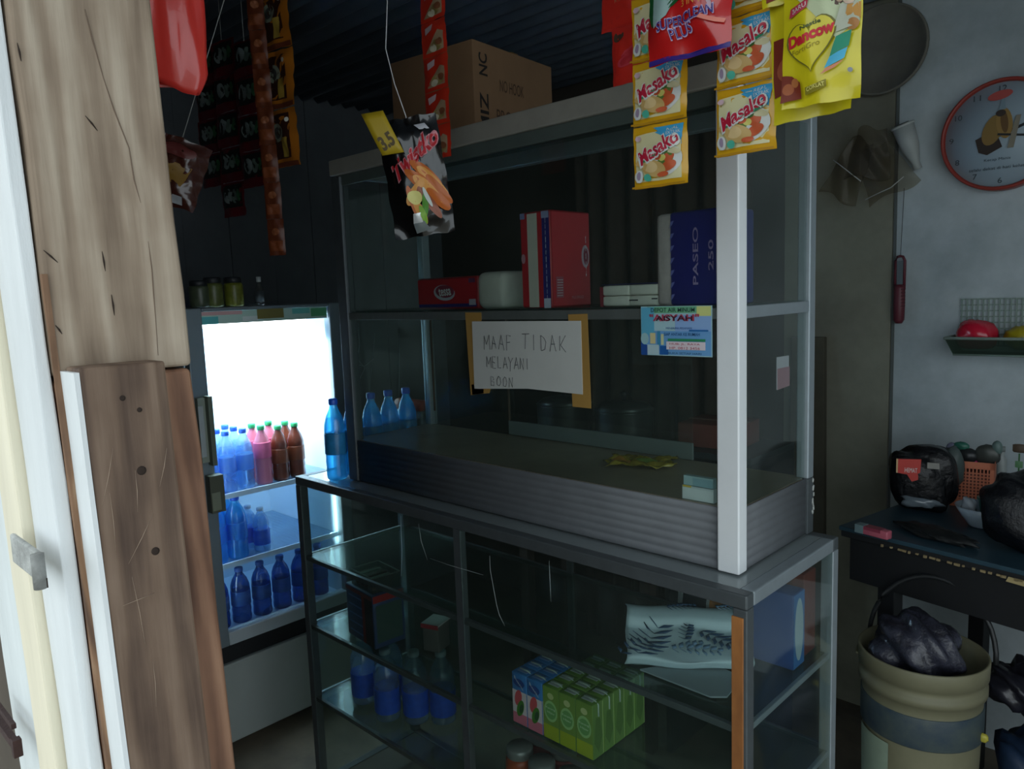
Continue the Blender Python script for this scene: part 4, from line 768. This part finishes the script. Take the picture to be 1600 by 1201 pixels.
A.ell(.46, .32, .12, .06, P('D0C878')); A.ell(.60, .24, .05, .12, P('4E8A28'), -.4); A.ell(.54, .17, .04, .09, P('7AA838'), .5); A.ell(.66, .30, .03, .10, P('C0C8C0'), .5); A.poly([(.36, .10), (.52, .11), (.5, .19), (.38, .18)], P('D8DCDC', .2, .3)); A.poly([(.38, .02), (.62, .04), (.54, .12), (.36, .10)], P('8A9496', .25, .5))
mb.obj('bag_body', t)
mb = MB(); TG = P('A08812', .5)
def tagm(u, v, k): return Vector((-.040+u*.032+.014*v*0-.020*v, -.022-k-.004*sin(3*v), -.052+v*.062))
mb.grid(lambda u, v: tagm(u, v, 0), 4, 6, TG); A = Art(mb, tagm, .0002, .0006); A.text('3.5', .5, .30, .7, .32, P('4A3A10'), rot=.2, bold=.04); mb.obj('price_tag', t, thick=.0006)['label'] = 'yellow price tag marked 3.5'
q0 = ad(627, 0, 1.13)-p; Rz = Matrix.Rotation(-face_rz(p, -.15), 3, 'Z'); q1 = Rz@q0
MB().tube([(.002, 0, -.006), (-.008, 0, .05), (-.012, .0, .10), (q1.x*.8, q1.y, q1.z), (0, 0, q1.z+.18)], .0008, P('B8B8B8', .5), 5).obj('thread', t)
# red sachet strip at the showcase left
t = thing('red_sachet_strip', 'long strip of small orange-red sachets hanging beside the crisps bag', 'sachet strip', (-1.197, 1.05, 1.822), R(0))
for i in range(8):
    mb, Mp = pouch(.072, .0655, .006, P('C4301C', .4, coat=.2), 30+i, .05, .0022, nu=8, nv=8); A = Art(mb, Mp, .0002, .0007)
    A.poly([(.15, .10), (.9, .12), (.9, .62), (.72, .70)], P('A08468'), 2, 3); A.ell(.62, .28, .24, .15, P('8A7A48')); A.ell(.5, .2, .14, .1, P('C8C0A8')); A.ell(.75, .35, .12, .1, P('7A4A30')); A.poly([(.22, .62), (.5, .72), (.52, .90), (.20, .82)], P('C0A8AC'), 1)
    mb.obj('sachet', t, loc=(0, 0, .0665*(i+1)))
# left dark strips
t = thing('brown_coffee_strip', 'long narrow strip of dark brown coffee sachets hanging above the fridge', 'sachet strip', (-1.862, 1.05, 1.668), R(40))
for i in range(7):
    mb, Mp = pouch(.044, .094, .008, P('5E2C16', .4, 0, .15, 40), 40+i, .06, .003, nu=8, nv=10); A = Art(mb, Mp, .0002, .0007); A.rect(.1, .12, .9, .4, P('7A3E1E')); A.ell(.5, .65, .25, .1, P('8A5030')); mb.obj('sachet', t, loc=(-.002*i, 0, .095*(i+1)))
t = thing('orange_snack_strip', 'strip of orange and brown snack packs right of the narrow coffee strip', 'sachet strip', (ay(447, 262, 1.12).x, 1.12, ay(447, 262, 1.12).z), R(10))
MB().tube([(0, 0, .455), (0, 0, 2.45-t.location.z)], .001, P('8A8A86', .6), 5).obj('string', t)
for i in range(3):
    mb, Mp = pouch(.11, .150, .012, P('B06A1E', .35, coat=.2), 50+i, .05, .005, nu=8, nv=12); A = Art(mb, Mp, .0003, .0008); A.rect(.06, .14, .78, .92, P('3A1C14')); A.ell(.35, .6, .2, .16, P('7A8070')); A.ell(.35, .6, .1, .1, P('3A3A38')); A.ell(.6, .3, .1, .08, P('8A2A1C')); A.ell(.72, .8, .05, .04, P('D8D8CC')); A.rect(.5, .16, .7, .5, P('A88A38')); A.rect(.0, .0, .99, .08, P('6A3420')); mb.obj('snack_pack', t, loc=(0, 0, .153*(i+1)))
for c_, (x, zb, n, l) in enumerate(((-2.42, 1.90, 4, 'left strip of dark red sachets with silver print above the fridge'), (-2.30, 1.80, 5, 'middle strip of dark red sachets with silver print above the fridge'), (-2.17, 1.87, 4, 'right strip of dark red sachets with silver print above the fridge'))):
    t = thing('dark_red_sachet_strip', l, 'sachet strip', (x+.12, 1.10, zb), R(8), 'dark red sachet strips above the fridge')
    for i in range(n):
        mb, Mp = pouch(.108, .098, .008, P('5E1620', .4), 60+i+c_*7, .05, .004, nu=8, nv=10); A = Art(mb, Mp, .0003, .0008); A.rect(.06, .26, .94, .93, P('1C211E')); A.ell(.35, .6, .18, .22, P('7A8686')); A.ell(.62, .58, .12, .2, P('5E7068')); A.ell(.82, .6, .08, .18, P('2E5A3C')); mb.obj('sachet', t, loc=(0, 0, .10*(i+1)))
    MB().tube([(0, 0, .10*n-.003), (0, 0, 2.44-zb)], .001, P('8A8A86', .6), 5).obj('string', t)
# brown snack bag half hidden by the post
p = ad(290, 275, 1.25)
t = thing('brown_snack_bag', 'crumpled brown and gold snack bag hanging just right of the timber post', 'snack bag', (p.x, p.y, p.z+.06), rot=(0, R(20), face_rz(p)))
mb, Mp = pouch(.095, .11, .03, P('3A1A12', .25, coat=.4), 71, .06, .008); A = Art(mb, Mp, .0003, .001); A.poly([(.1, .35), (.7, .3), (.8, .6), (.1, .65)], P('7A5A1E'), 3, 3); A.poly([(.55, .05), (.8, .04), (.75, .16), (.6, .17)], P('B8BCC0', .3, .3)); A.ell(.5, .8, .3, .1, P('5A2420')); mb.obj('bag_body', t)
MB().tube([(0, 0, -.004), (0, 0, .45)], .0008, P('8A8A86', .5), 5).obj('string', t)
# red plastic bag behind the post
p = ad(250, 26, .80)
t = thing('red_plastic_bag', 'bright red plastic bag hanging behind the timber post top', 'bag', (p.x, p.y, p.z))
mb = MB(); rz_ = face_rz(p)
def bagf(u, v):
    a = 2*pi*u; zt_ = .13-.200*v; w = .042*(1-.22*max(0, (v-.9)/.1)**1.5)*(.8+.2*min(1, v*2)); w2 = .022*(1-.75*max(0, (v-.6)/.4)**2)
    f_ = 1+.05*sin(7*a+6*v)+.04*sin(11*a-3*v)
    x = w*cos(a)*f_; y = w2*sin(a)*f_
    return Vector((x*cos(rz_)-y*sin(rz_), x*sin(rz_)+y*cos(rz_), zt_+.004*sin(2*a)*v-.006*v*cos(a)))
mb.grid(bagf, 48, 30, P('C8342C', .3, 0, .08, 12, .1, coat=.4)); mb.obj('bag_skin', t, thick=.0006)
MB().tube([(0, 0, .12), (0, 0, .55)], .002, P('A82A24', .5), 6).obj('bag_knot', t)
# ================================================================== back wall goods
yk = YW-.02
c = ay(1567, 211, yk)
ck = thing('wall_clock', 'round white wall clock with red rim on the pale back wall', 'clock', (c.x, YW-.03, c.z)); rr = (ay(1567, 124, yk).z-ay(1567, 298, yk).z)/2
mb = MB().lathe([(rr*.93, .0), (rr*.93, -.012), (rr*.95, -.018), (rr*.99, -.018), (rr, -.010), (rr, .028)], P('96382E', .45), n=56, axis='y'); mb.obj('rim', ck)
mb = MB().lathe([(.001, -.004), (rr*.94, -.004), (rr*.94, .01), (.001, .01)], P('9DB0BC', .4), n=56, axis='y'); A = Art(mb, lambda u, v, k: Vector((u*rr, -.004-k, v*rr)), .0003, .0004); N_ = P('3A4850', .6)
for i in range(12): a = pi/2-2*pi*(i+1)/12; A.text(str(i+1), .82*cos(a), .82*sin(a), .07 if i < 9 else .12, .10, N_)
A.poly([(-.42, -.04), (-.10, .10), (.02, -.22), (-.22, -.34), (-.36, -.28)], P('332822'), 2); A.ell(-.14, .10, .16, .28, P('8A6E38'), -.35); A.ell(.04, .2, .13, .28, P('9A7A40'), .12); A.ell(.04, .22, .06, .2, P('6A4E28'), .12); A.ell(-.02, .38, .08, .06, P('3A2E28')); A.poly([(-.05, .44), (.06, .44), (.03, .62), (-.02, .62)], P('7A909C')); A.ell(-.04, .70, .2, .08, P('B04A44'), .15); A.poly([(.10, -.26), (.2, -.26), (.3, .3), (.22, .3)], P('8A8474'), 1)
A.text('Kecap Manis', -.05, -.44, .42, .06, N_); A.text('selalu dekat di hati keluarga', .0, -.60, 1.0, .07, N_)
mb.obj('dial', ck)
MB().box((-.004, -.008, -.01), (.004, -.006, rr*.5), P('22282C')).obj('hour_hand', ck, rot=(0, R(70), 0)); MB().box((-.003, -.010, -.01), (.003, -.0085, rr*.72), P('22282C')).obj('minute_hand', ck, rot=(0, R(100), 0))
# round dark tray, clear bags, white cup and string peeler on the wall
c = ay(1378, 78, YW-.03); t = tag(MB().lathe([(.001, .0), (.12, .0), (.135, -.03), (.14, -.03), (.142, -.02), (.128, .008), (.001, .008)], P('6C6B62', .8, 0, .15, 12), (0, 0, 0), 40, 'y').obj('round_tray', loc=(c.x, YW-.012, c.z)), 'round dark tray hanging on the back wall above the clear bags', 'tray')
MBc = MB(); rn = random.Random(5)
c = ay(1362, 270, YW-.05)
t = thing('clear_plastic_bags', 'bunch of crumpled clear plastic bags pinned to the back wall', 'bag', (c.x, YW-.05, c.z))
for k, (dx, dz, rw_, rh_, ry_) in enumerate(((-.07, .02, .14, .20, 25), (.04, .0, .17, .17, -25), (.0, .06, .15, .16, 5))):
    mb = MB(); mb.grid(lambda u, v: Vector(((u-.5)*rw_*(.6+.4*(1-v)), -.012*k+.014*sin(7*u+4*v+k)*sin(5*v+3*u), (v-.5)*rh_+.01*sin(6*u))), 18, 18, pane('grey_film', 'EAE6DE', .04, '9A9A94', .35, refl=.02, mx_=.15)); mb.obj('plastic_bag', t, loc=(dx, 0, dz), rot=(0, R(ry_), 0), thick=.0008)
mb = MB()
for pl in (((1345, 283), (1318, 262), (1302, 250)), ((1352, 312), (1372, 302), (1392, 293), (1412, 276))): mb.tube([ay(x, y, YW-.075)-Vector((c.x, YW-.05, c.z)) for x, y in pl], .0016, P('B8BCBC', .3), 5)
mb.obj('painted_glint', t)  # pale tubes painted as glints along the film folds
c0, c1 = ay(1411, 198, YW-.06), ay(1434, 264, YW-.03)
t = thing('white_plastic_horn', 'white plastic cone-shaped cup hanging left of the wall clock', 'cup', c0); d_ = c1-c0
mb = MB(); mb.tube([(0, 0, 0), tuple(d_*.45), tuple(d_*.7), tuple(d_*.85), tuple(d_)], [.033, .028, .019, .012, .014], P('A9B0AE', .5), 18); mb.obj('cone', t)
mb = MB(); mb.lathe([(.036, 0), (.036, .006), (.03, .008), (.028, .0), (.001, -.0)], P('B8BEBC', .5), (0, 0, 0), 20); o = mb.obj('rim', t); o.rotation_euler = (-d_).to_track_quat('Z', 'Y').to_euler()
o = MB().lathe([(.020, 0), (.020, .002)], P('5A5E5C', .6), (0, 0, .009), 16).obj('hole', t); o.rotation_euler = (-d_).to_track_quat('Z', 'Y').to_euler()
c = ay(1407, 400, YW-.02); e = ay(1405, 505, YW-.02); L = c.z-e.z
t = thing('vegetable_peeler', 'dark red plastic peeler with looped handle hanging on the back wall', 'peeler', (c.x, YW-.022, e.z))
mb = MB(); mb.tube([(0, 0, 0), (0, 0, .012), (0, 0, L*.3), (0, 0, L*.52), (0, 0, L*.58)], [.010, .017, .018, .017, .014], P('5E2430', .5), 14)
for i in range(7): mb.tube([(.010, -.015, L*.26+i*.011), (.019, -.004, L*.26+i*.011)], .0018, P('4A1A24', .5), 6)
mb.obj('handle', t)
mb = MB(); w_ = .0145; mb.tube([(-w_, 0, L*.5), (-w_, 0, L*.93), (-w_*.6, 0, L*.99), (0, 0, L), (w_*.6, 0, L*.99), (w_, 0, L*.93), (w_, 0, L*.5)], .0045, P('5E2430', .5), 8); mb.obj('loop', t); MB().box((-.009, -.002, L*.55), (.009, .002, L*.93), P('6E7A80', .4, .3)).obj('blade', t)
MB().tube([(0, .002, L), (.004, .01, L+.22)], .001, P('4A4E50', .7), 5).obj('string', t)
# wall basket with fruit
bx0 = ay(1482, 500, YW-.1); bx1 = bx0.x+.42; zb0 = ay(1540, 556, YW-.14).z; zb1 = ay(1540, 530, YW-.16).z; zb2 = ay(1540, 467, YW-.02).z
t = thing('wall_basket', 'grey-green plastic mesh basket of fruit fixed to the back wall', 'basket', (bx0.x, YW-.005, zb0))
BG = P('82958C', .5); Hh = zb1-zb0; Hb = zb2-zb0
mb = MB(); mb.tube([(0, 0, Hh), (0, -.13, Hh), (.0, -.13, Hh), (.42, -.13, Hh), (.42, 0, Hh)], .004, P('7C8C84', .5), 8); mb.tube([(.02, 0, 0), (.02, -.11, 0), (.40, -.11, 0), (.40, 0, 0)], .003, BG, 6)
mb.hexa([(.02, -.11, 0), (.40, -.11, 0), (.40, -.002, 0), (.02, -.002, 0), (.02, -.11, .002), (.40, -.11, .002), (.40, -.002, .002), (.02, -.002, .002)], BG)
mb.add([(.02, -.111, 0), (.40, -.111, 0), (.42, -.131, Hh), (0, -.131, Hh)], [(0, 1, 2, 3)], pane('tinted_plastic', 'C2D0C8', .16, '5A6E64', .2)); mb.add([(.02, 0, 0), (.02, -.111, 0), (0, -.131, Hh), (0, 0, Hh)], [(0, 1, 2, 3)], BG); mb.add([(.40, 0, 0), (.40, -.111, 0), (.42, -.131, Hh), (.42, 0, Hh)], [(0, 1, 2, 3)], BG)
mb.obj('basin', t, thick=.0015)
mb = MB()
for i in range(28): mb.box((.012+i*.0148, -.004, Hh*.4), (.0155+i*.0148, -.001, Hb), BG)
for i in range(9): z_ = Hh*.4+i*(Hb-Hh*.4)/8; mb.box((.01, -.0042, z_-.0018), (.415, -.0008, z_+.0018), BG)
mb.obj('mesh_back', t)
p = ay(1526, 515, YW-.07); tag(MB().blob((0, 0, 0), (.060, .052, .050), P('C8203A', .25, 0, .08, 12, coat=.3), 26, 16, .06, 4, .8).obj('red_fruit', loc=(p.x, YW-.068, zb0+.056)), 'red plastic-wrapped round fruit in the wall basket', 'fruit')
tag(MB().blob((0, 0, 0), (.048, .040, .036), P('A89A1E', .35, 0, .15, 20), 26, 16, .08, 6).obj('yellow_fruit', loc=(p.x+.118, YW-.06, zb0+.050)), 'yellow-green fruit right of the red one in the basket', 'fruit')
tag(MB().blob((0, 0, 0), (.036, .034, .022), P('5E7A22', .4, 0, .15, 20), 26, 16, .08, 8).obj('green_fruit', loc=(p.x+.195, YW-.06, zb0+.04)), 'green fruit at the right end of the wall basket', 'fruit')
# ================================================================== table at right
TZ = .88; ta_ = R(-11); tc0 = az(1315, 820, TZ)
tt = thing('work_table', 'black wooden table with dark teal cloth against the back wall', 'table', (tc0.x, tc0.y-.005, 0), ta_)
MB().box((0, 0, TZ-.03), (1.25, .60, TZ-.004), P('15171A', .6, 0, .2, 12, .1)).obj('tabletop', tt, .003)
mb = MB().box((-.004, -.004, TZ-.012), (1.25, .60, TZ), P('28404C', .45, 0, .18, 6, .04)); mb.obj('table_cloth', tt, .002)
MB().box((.02, .012, TZ-.15), (1.23, .032, TZ-.031), P('0E1013', .6, 0, .3, 10)).obj('apron', tt, .002); MB().box((.02, .034, TZ-.15), (.04, .57, TZ-.031), P('0E1013', .6)).obj('apron', tt, .002)
for x, y in ((.10, .014), (1.19, .014), (.10, .54), (1.19, .54)): MB().box((x, y, 0), (x+.045, y+.045, TZ-.031), P('101215', .6, 0, .2, 10)).obj('leg', tt, .002)
mb = MB(); CH = P('8A7A58', .8, 0, .2, 60)
rn = random.Random(8)
for i in range(26): x = .12+i*.018+rn.uniform(-.006, .006); mb.box((x, -.0062, TZ-.026-.003*rn.random()), (x+rn.uniform(.004, .014), -.002, TZ-.022), CH)
mb.hexa([(.415, -.0062, TZ-.034), (.475, -.0062, TZ-.036), (.475, -.003, TZ-.036), (.415, -.003, TZ-.034), (.42, -.0062, TZ-.022), (.477, -.0062, TZ-.024), (.477, -.003, TZ-.024), (.42, -.003, TZ-.022)], P('A8966A', .8)); mb.obj('chipped_edge', tt)['label'] = 'chipped edge showing pale wood'
def on_t(x, y): p = az(x, y, TZ); return (p.x, p.y, TZ+.001)
BBAG = P('0B0C10', .25, 0, 0, 34, .9, coat=.2)
l = on_t(1432, 800)
t = thing('black_carrier_bag', 'black carrier bag with a red pack showing at the table left', 'bag', (l[0], l[1]+.05, TZ+.001), face_rz(l))
MB().blob((0, 0, .088), (.088, .062, .095), BBAG, 48, 30, .07, 12, .92, .72).obj('bag_skin', t)
mb = MB(); sheet(mb, [(-.068, 0, .155), (-.005, 0, .158), (-.008, 0, .10), (-.028, 0, .092), (-.04, 0, .112), (-.066, 0, .115)], P('C02A20', .35), .004); A = Art(mb, lambda u, v, k: Vector((-.068+u*.063, -.004-k, .092+v*.066)), .0002, .0004); A.text('HEMAT', .6, .5, .5, .2, WHI); A.rect(.0, .35, .07, .97, P('C8A878')); mb.obj('red_pack', t, loc=(0, -.062, .0))
MB().box((.01, -.066, .133), (.04, -.061, .150), P('8C8A84', .5)).obj('pale_label', t)
mb = MB(); mb.blob((.0, -.050, .032), (.05, .018, .018), P('6E7A82', .2, coat=.5), 20, 12, .2, 5); mb.obj('painted_glint', t)  # grey blob painted as the glint on a black fold
mb = MB(); mb.blob((.075, .02, .12), (.03, .03, .062), P('4E5A58', .4), 18, 12, .1, 6); mb.obj('grey_pack', t)
l = on_t(1512, 794)
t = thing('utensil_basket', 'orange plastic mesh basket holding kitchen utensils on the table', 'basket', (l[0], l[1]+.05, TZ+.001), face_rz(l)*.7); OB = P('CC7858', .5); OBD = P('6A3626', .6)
mb = MB(); w, d, h = .055, .04, .135
mb.box((-w, -d, 0), (w, d, .003), OB)
for a, b in (((-w, -d, 0), (w, -d+.002, .022)), ((-w, -d, h-.02), (w, -d+.002, h)), ((-w, -d, 0), (-w+.012, -d+.002, h)), ((w-.012, -d, 0), (w, -d+.002, h)), ((-w, d-.002, 0), (w, d, h)), ((-w, -d, 0), (-w+.002, d, h)), ((w-.002, -d, 0), (w, d, h))): mb.box(a, b, OB)
for i in range(10): mb.box((-w+.010+i*.009, -d, .02), (-w+.0135+i*.009, -d+.0018, h-.018), OB)
for i in range(9): mb.box((-w+.010, -d, .024+i*.0095), (w-.01, -d+.0018, .0275+i*.0095), OB)
mb.obj('mesh_body', t); MB().box((-w+.008, -d+.004, .004), (w-.008, d-.004, h-.03), OBD).obj('painted_inner_shadow', t)  # dark filler box painted as the shade inside the basket
def utensil(name, label, cat, px, py, base, rad, m, squash=.5, r2=.004):
    p = ay(px, py, l[1]+.06); b_ = Vector((base, l[1]+.05, TZ+.05))
    t_ = thing(name, label, cat, b_); d_ = p-b_
    MB().tube([(0, 0, 0), tuple(d_*.5), tuple(d_)], r2, m, 8).obj('handle', t_)
    MB().blob(tuple(d_), rad, m, 20, 12, .04, 3).obj('head', t_)
    return t_
bx_ = l[0]; UD = P('2E3234', .35, .2)
utensil('dark_ladle', 'black ladle sticking out to the left of the orange basket', 'utensil', 1465, 704, bx_-.03, (.030, .02, .016), P('15171A', .4))
utensil('grey_spoon', 'grey serving spoon in the orange basket behind the black ladle', 'utensil', 1487, 702, bx_-.015, (.016, .01, .022), P('6A6C80', .4))
utensil('green_spatula', 'green spatula head at the top of the orange basket', 'utensil', 1502, 697, bx_-.005, (.022, .01, .014), P('2E6A5A', .4))
utensil('dark_round_ladle', 'dark round ladle standing in the middle of the orange basket', 'utensil', 1512, 712, bx_+.004, (.030, .02, .024), UD)
utensil('pink_spoon', 'bright pink spoon in the orange basket', 'utensil', 1517, 722, bx_+.008, (.019, .012, .019), P('C83A78', .35))
utensil('grey_skimmer', 'round grey skimmer leaning right in the orange basket', 'utensil', 1543, 711, bx_+.03, (.034, .015, .032), P('4A4E4A', .4, .3))
utensil('clear_spoon', 'pale clear spoon at the right top of the orange basket', 'utensil', 1558, 700, bx_+.04, (.014, .01, .022), P('5E7470', .4))
l = on_t(1584, 765); t = thing('green_tin', 'green round tin with brown lid at the right edge of the table', 'tin', (l[0]+.01, l[1]+.06, TZ+.001))
MB().lathe([(.055, 0), (.057, .004), (.057, .115), (.055, .12)], P('2E6A34', .35, 0, .2, 20), n=32).obj('tin_body', t); MB().lathe([(.059, .118), (.060, .122), (.060, .142), (.056, .146), (.001, .146)], P('5A4A3A', .5), n=32).obj('lid', t); MB().lathe([(.0575, .07), (.0578, .071), (.0578, .09), (.0575, .091)], P('6A9A6E', .4), n=32).obj('pale_band', t); MB().box((-.03, -.0585, .03), (-.018, -.050, .05), P('A02A20', .4)).obj('red_emblem', t)
l = on_t(1556, 776); t = thing('white_bottle', 'slim white bottle standing between the orange basket and green tin', 'bottle', (l[0]-.005, l[1]+.08, TZ+.001)); MB().lathe([(.015, 0), (.015, .10), (.008, .112), (.008, .13)], P('A8B0AE', .4), n=16).obj('bottle_body', t); MB().lathe([(.010, .125), (.010, .14)], P('8A9290', .4), n=16).obj('cap', t)
l = on_t(1530, 826); t = thing('white_bowl', 'white bowl holding a teal cup on the table', 'bowl', (l[0], l[1]+.03, TZ+.001))
MB().lathe([(.030, 0), (.034, .004), (.052, .03), (.066, .055), (.063, .055), (.048, .03), (.03, .008), (.001, .007)], P('98A8B4', .3), n=36).obj('bowl_body', t)
tag(MB().lathe([(.022, 0), (.030, .06), (.034, .062), (.034, .067), (.028, .067), (.021, .004), (.001, .004)], P('3E7A70', .35), n=28).obj('teal_cup', loc=(l[0]+.018, l[1]+.038, TZ+.012)), 'teal plastic cup standing in the white bowl', 'cup')
tag(MB().blob((0, 0, 0), (.020, .016, .022), P('A8B0B8', .4), 16, 10, .15, 4).obj('crumpled_tissue', loc=(l[0]-.030, l[1]+.02, TZ+.055)), 'small crumpled pale tissue in the white bowl', 'tissue')
l = on_t(1588, 868); tag(MB().blob((0, 0, .098), (.105, .09, .10), P('0C0E14', .35, 0, 0, 26, .8), 48, 30, .07, 21, .95, .85).obj('black_plastic_bag', loc=(l[0]+.02, l[1]+.06, TZ+.002)), 'big black plastic bag at the right front of the table', 'bag')
l = on_t(1360, 838); t = thing('pink_lighter_pack', 'small pink and white packet at the left front edge of the table', 'packet', (l[0], l[1]+.012, TZ+.001), R(-13)); mb = MB(); rbox(mb, (-.040, -.012, 0), (.048, .012, .022), P('B05A6A', .4), .003); mb.obj('pack_body', t); MB().box((-.042, -.0125, .001), (-.018, .0125, .023), P('6E8488', .4)).obj('pale_end', t); MB().box((-.016, -.013, .014), (.030, .0127, .0225), P('8A3A4C', .4)).obj('dark_band', t)
l = on_t(1462, 842); tag(MB().blob((0, 0, .012), (.105, .035, .014), P('0B1012', .6), 34, 12, .2, 9, .85).obj('dark_rag', loc=(l[0], l[1]+.01, TZ+.001), rot=(0, 0, R(-22))), 'dark crumpled rag lying on the teal cloth', 'rag')
# bucket
c = ad(1441, 1012, 1.86)
bk = thing('paint_pail', 'old beige paint pail with blue label standing in front of the table leg', 'pail', (c.x, c.y, 0)); rz1 = c.z; rb = .142
PB = P('74725A', .55, 0, .12, 8, .05)
MB().lathe([(rb*.80, 0), (rb*.82, .01), (rb*.93, rz1-.11), (rb*.94, rz1-.085), (rb*.99, rz1-.083), (rb*.99, rz1-.065), (rb*.955, rz1-.062), (rb*.96, rz1-.045), (rb, rz1-.043), (rb*1.01, rz1-.004), (rb, rz1), (rb*.97, rz1), (rb*.93, rz1-.03), (rb*.8, .02), (.001, .02)], PB, n=48).obj('pail_body', bk)
MB().lathe([(rb*.945, rz1-.19), (rb*.95, rz1-.188), (rb*.951, rz1-.115), (rb*.946, rz1-.113)], P('1F3448', .5, 0, 0, 12, h2='4A5450'), n=48).obj('blue_label', bk)
mb = MB()
vs = [(rb*.955*cos(a)*1.0, rb*.955*sin(a)) for a in [R(-118+3*i) for i in range(14)]]
mb.grid(lambda u, v: Vector((rb*(.905+.04*v)*cos(R(-150+46*u)), rb*(.905+.04*v)*sin(R(-150+46*u)), .12+v*(rz1-.32))), 12, 2, P('8FA08C', .5, 0, .1, 12)); mb.obj('pale_label', bk)
mb = MB(); mb.tube([(rb*1.02*cos(R(a)), rb*1.02*sin(R(a)), rz1-.03+.0*a) for a in range(-175, -150, 5)], .003, PB); mb.tube([(rb*1.01*cos(R(t_)), rb*.25*sin(R(t_))+.06, rz1-.02+.17*sin(R(t_))) for t_ in range(0, 181, 9)], .006, P('1A1D1F', .5), 8); mb.obj('handle', bk)
tag(MB().blob((0, 0, 0), (.100, .09, .078), P('14141C', .25, 0, 0, 22, 1.0, h2='3C3E4C', coat=.4), 48, 30, .10, 33, .8).obj('bin_bag', loc=(c.x-.005, c.y-.02, rz1+.012)), 'crumpled dark plastic bag stuffed in the top of the pail', 'bag')
# blue sack and bits at lower right
c = ad(1610, 1160, 1.86); tag(MB().blob((0, 0, .22), (.13, .12, .225), P('1C2F48', .5, 0, .3, 10, .3), 40, 24, .12, 44, .97, .85).obj('blue_sack', loc=(c.x+.04, c.y+.02, .002)), 'dark blue plastic sack right of the paint pail', 'sack')
c = ad(1580, 1085, 1.95); tag(MB().blob((0, 0, 0), (.085, .07, .06), P('24242C', .3, 0, .3, 12, .4, coat=.3), 34, 20, .2, 51).obj('dark_bundle', loc=(c.x+.02, c.y+.02, .50)), 'dark crumpled plastic bundle on top of the blue sack', 'bundle')
c = ad(1536, 1152, 1.78); tag(MB().blob((0, 0, 0), (.012, .008, .011), P('A8A03A', .5), 12, 8, .1, 3).obj('yellow_scrap', loc=(c.x, c.y, c.z)), 'small yellow scrap between pail and blue sack', 'scrap')
# ================================================================== dim things behind the showcase
CU = P('3A322A', .85, 0, .2, 14, .1)
t = MB(); t.grid(lambda u, v: Vector((-2.10+u*.80, 2.60+.022*sin(u*46)+.01*sin(u*17), .005+v*2.20)), 120, 4, CU); tag(t.obj('dark_curtain', thick=.003), 'dark brown pleated curtain behind the showcase', 'curtain')
MB_ = MB().tube([(-2.14, 2.6, 2.21), (-1.26, 2.6, 2.21)], .008, ALUD); tag(MB_.obj('curtain_rail'), 'thin rail that the dark curtain hangs from', 'rail')
sb = thing('back_bench', 'dark wooden bench behind the showcase', 'bench', (-1.95, 1.98, 0))
MB().box((0, 0, .98), (.62, .32, 1.01), P('3A2C20', .7, 0, .2, 8)).obj('bench_top', sb, .003)
for x, y in ((.02, .02), (.56, .02), (.02, .26), (.56, .26)): MB().box((x, y, 0), (x+.04, y+.04, .98), P('2A2018', .7)).obj('leg', sb, .002)
for i, (x, l_) in enumerate(((-1.80, 'left dark round pot with lid behind the showcase'), (-1.53, 'right dark round pot with lid behind the showcase'))):
    t = thing('dark_pot', l_, 'pot', (x, 2.13, 1.011), 0, 'dark pots on the bench'); MB().lathe([(.07, 0), (.09, .01), (.10, .06), (.10, .12), (.102, .125)], P('3C4240', .35, .5), n=32).obj('pot_body', t); MB().lathe([(.104, .126), (.08, .145), (.02, .155), (.001, .156)], P('4A504E', .3, .6), n=32).obj('lid', t); MB().lathe([(.008, .154), (.008, .17), (.016, .18), (.001, .19)], P('14161A', .4), n=16).obj('knob', t)
# board leaning beside the stained wall, card and brick-red carton seen through the right pane
tag(MB().hexa([(-1.16, 2.60, 0), (-1.02, 2.60, 0), (-1.02, 2.625, 0), (-1.16, 2.625, 0), (-1.20, 2.715, 1.35), (-1.08, 2.715, 1.35), (-1.08, 2.74, 1.35), (-1.20, 2.74, 1.35)], P('4A483C', .85, 0, .2, 8, .1)).obj('leaning_board', None, .002), 'dull grey-brown board leaning on the stained back wall', 'board')
p = ay(1222, 582, YW-.30)
t = thing('hanging_card', 'small pale pink and white card stuck inside the right pane of the showcase', 'card', (0, 0, 0))
a_ = [ax(x, y, UX1-.0125) for x, y in ((1213, 558), (1232, 555), (1232, 602), (1213, 609))]; mb = MB(); sheet(mb, a_, P('A8AAB0', .6), .001, (1, 0, 0)); mb.obj('card_sheet', t)
a_ = [ax(x, y, UX1-.0135) for x, y in ((1213, 576), (1232, 572), (1232, 602), (1213, 609))]; mb = MB(); sheet(mb, a_, P('9A7880', .6), .0024, (1, 0, 0)); mb.obj('pink_half', t)
tr2 = thing('side_shelf', 'dark low shelf unit seen through the right pane behind the showcase', 'shelf', (-1.325, 2.05, 0))
MB().box((0, 0, 1.02), (.30, .30, 1.04), P('2A3234', .4)).obj('shelf_board', tr2, .002)
for x in (0, .28): MB().box((x, 0, 0), (x+.02, .30, 1.02), P('22282A', .5)).obj('side_panel', tr2, .002)
t = thing('brick_red_carton', 'flat brick-red carton on the low shelf behind the showcase', 'carton', (-1.30, 2.10, 1.041), .1); mb = MB(); rbox(mb, (0, 0, 0), (.20, .18, .075), P('6A3426', .7, 0, .1, 12), .003); mb.obj('carton_body', t); MB().box((.0, .08, .0755), (.2, .10, .0765), P('8A6A5A', .6)).obj('tape', t)
bpy.context.view_layer.update()
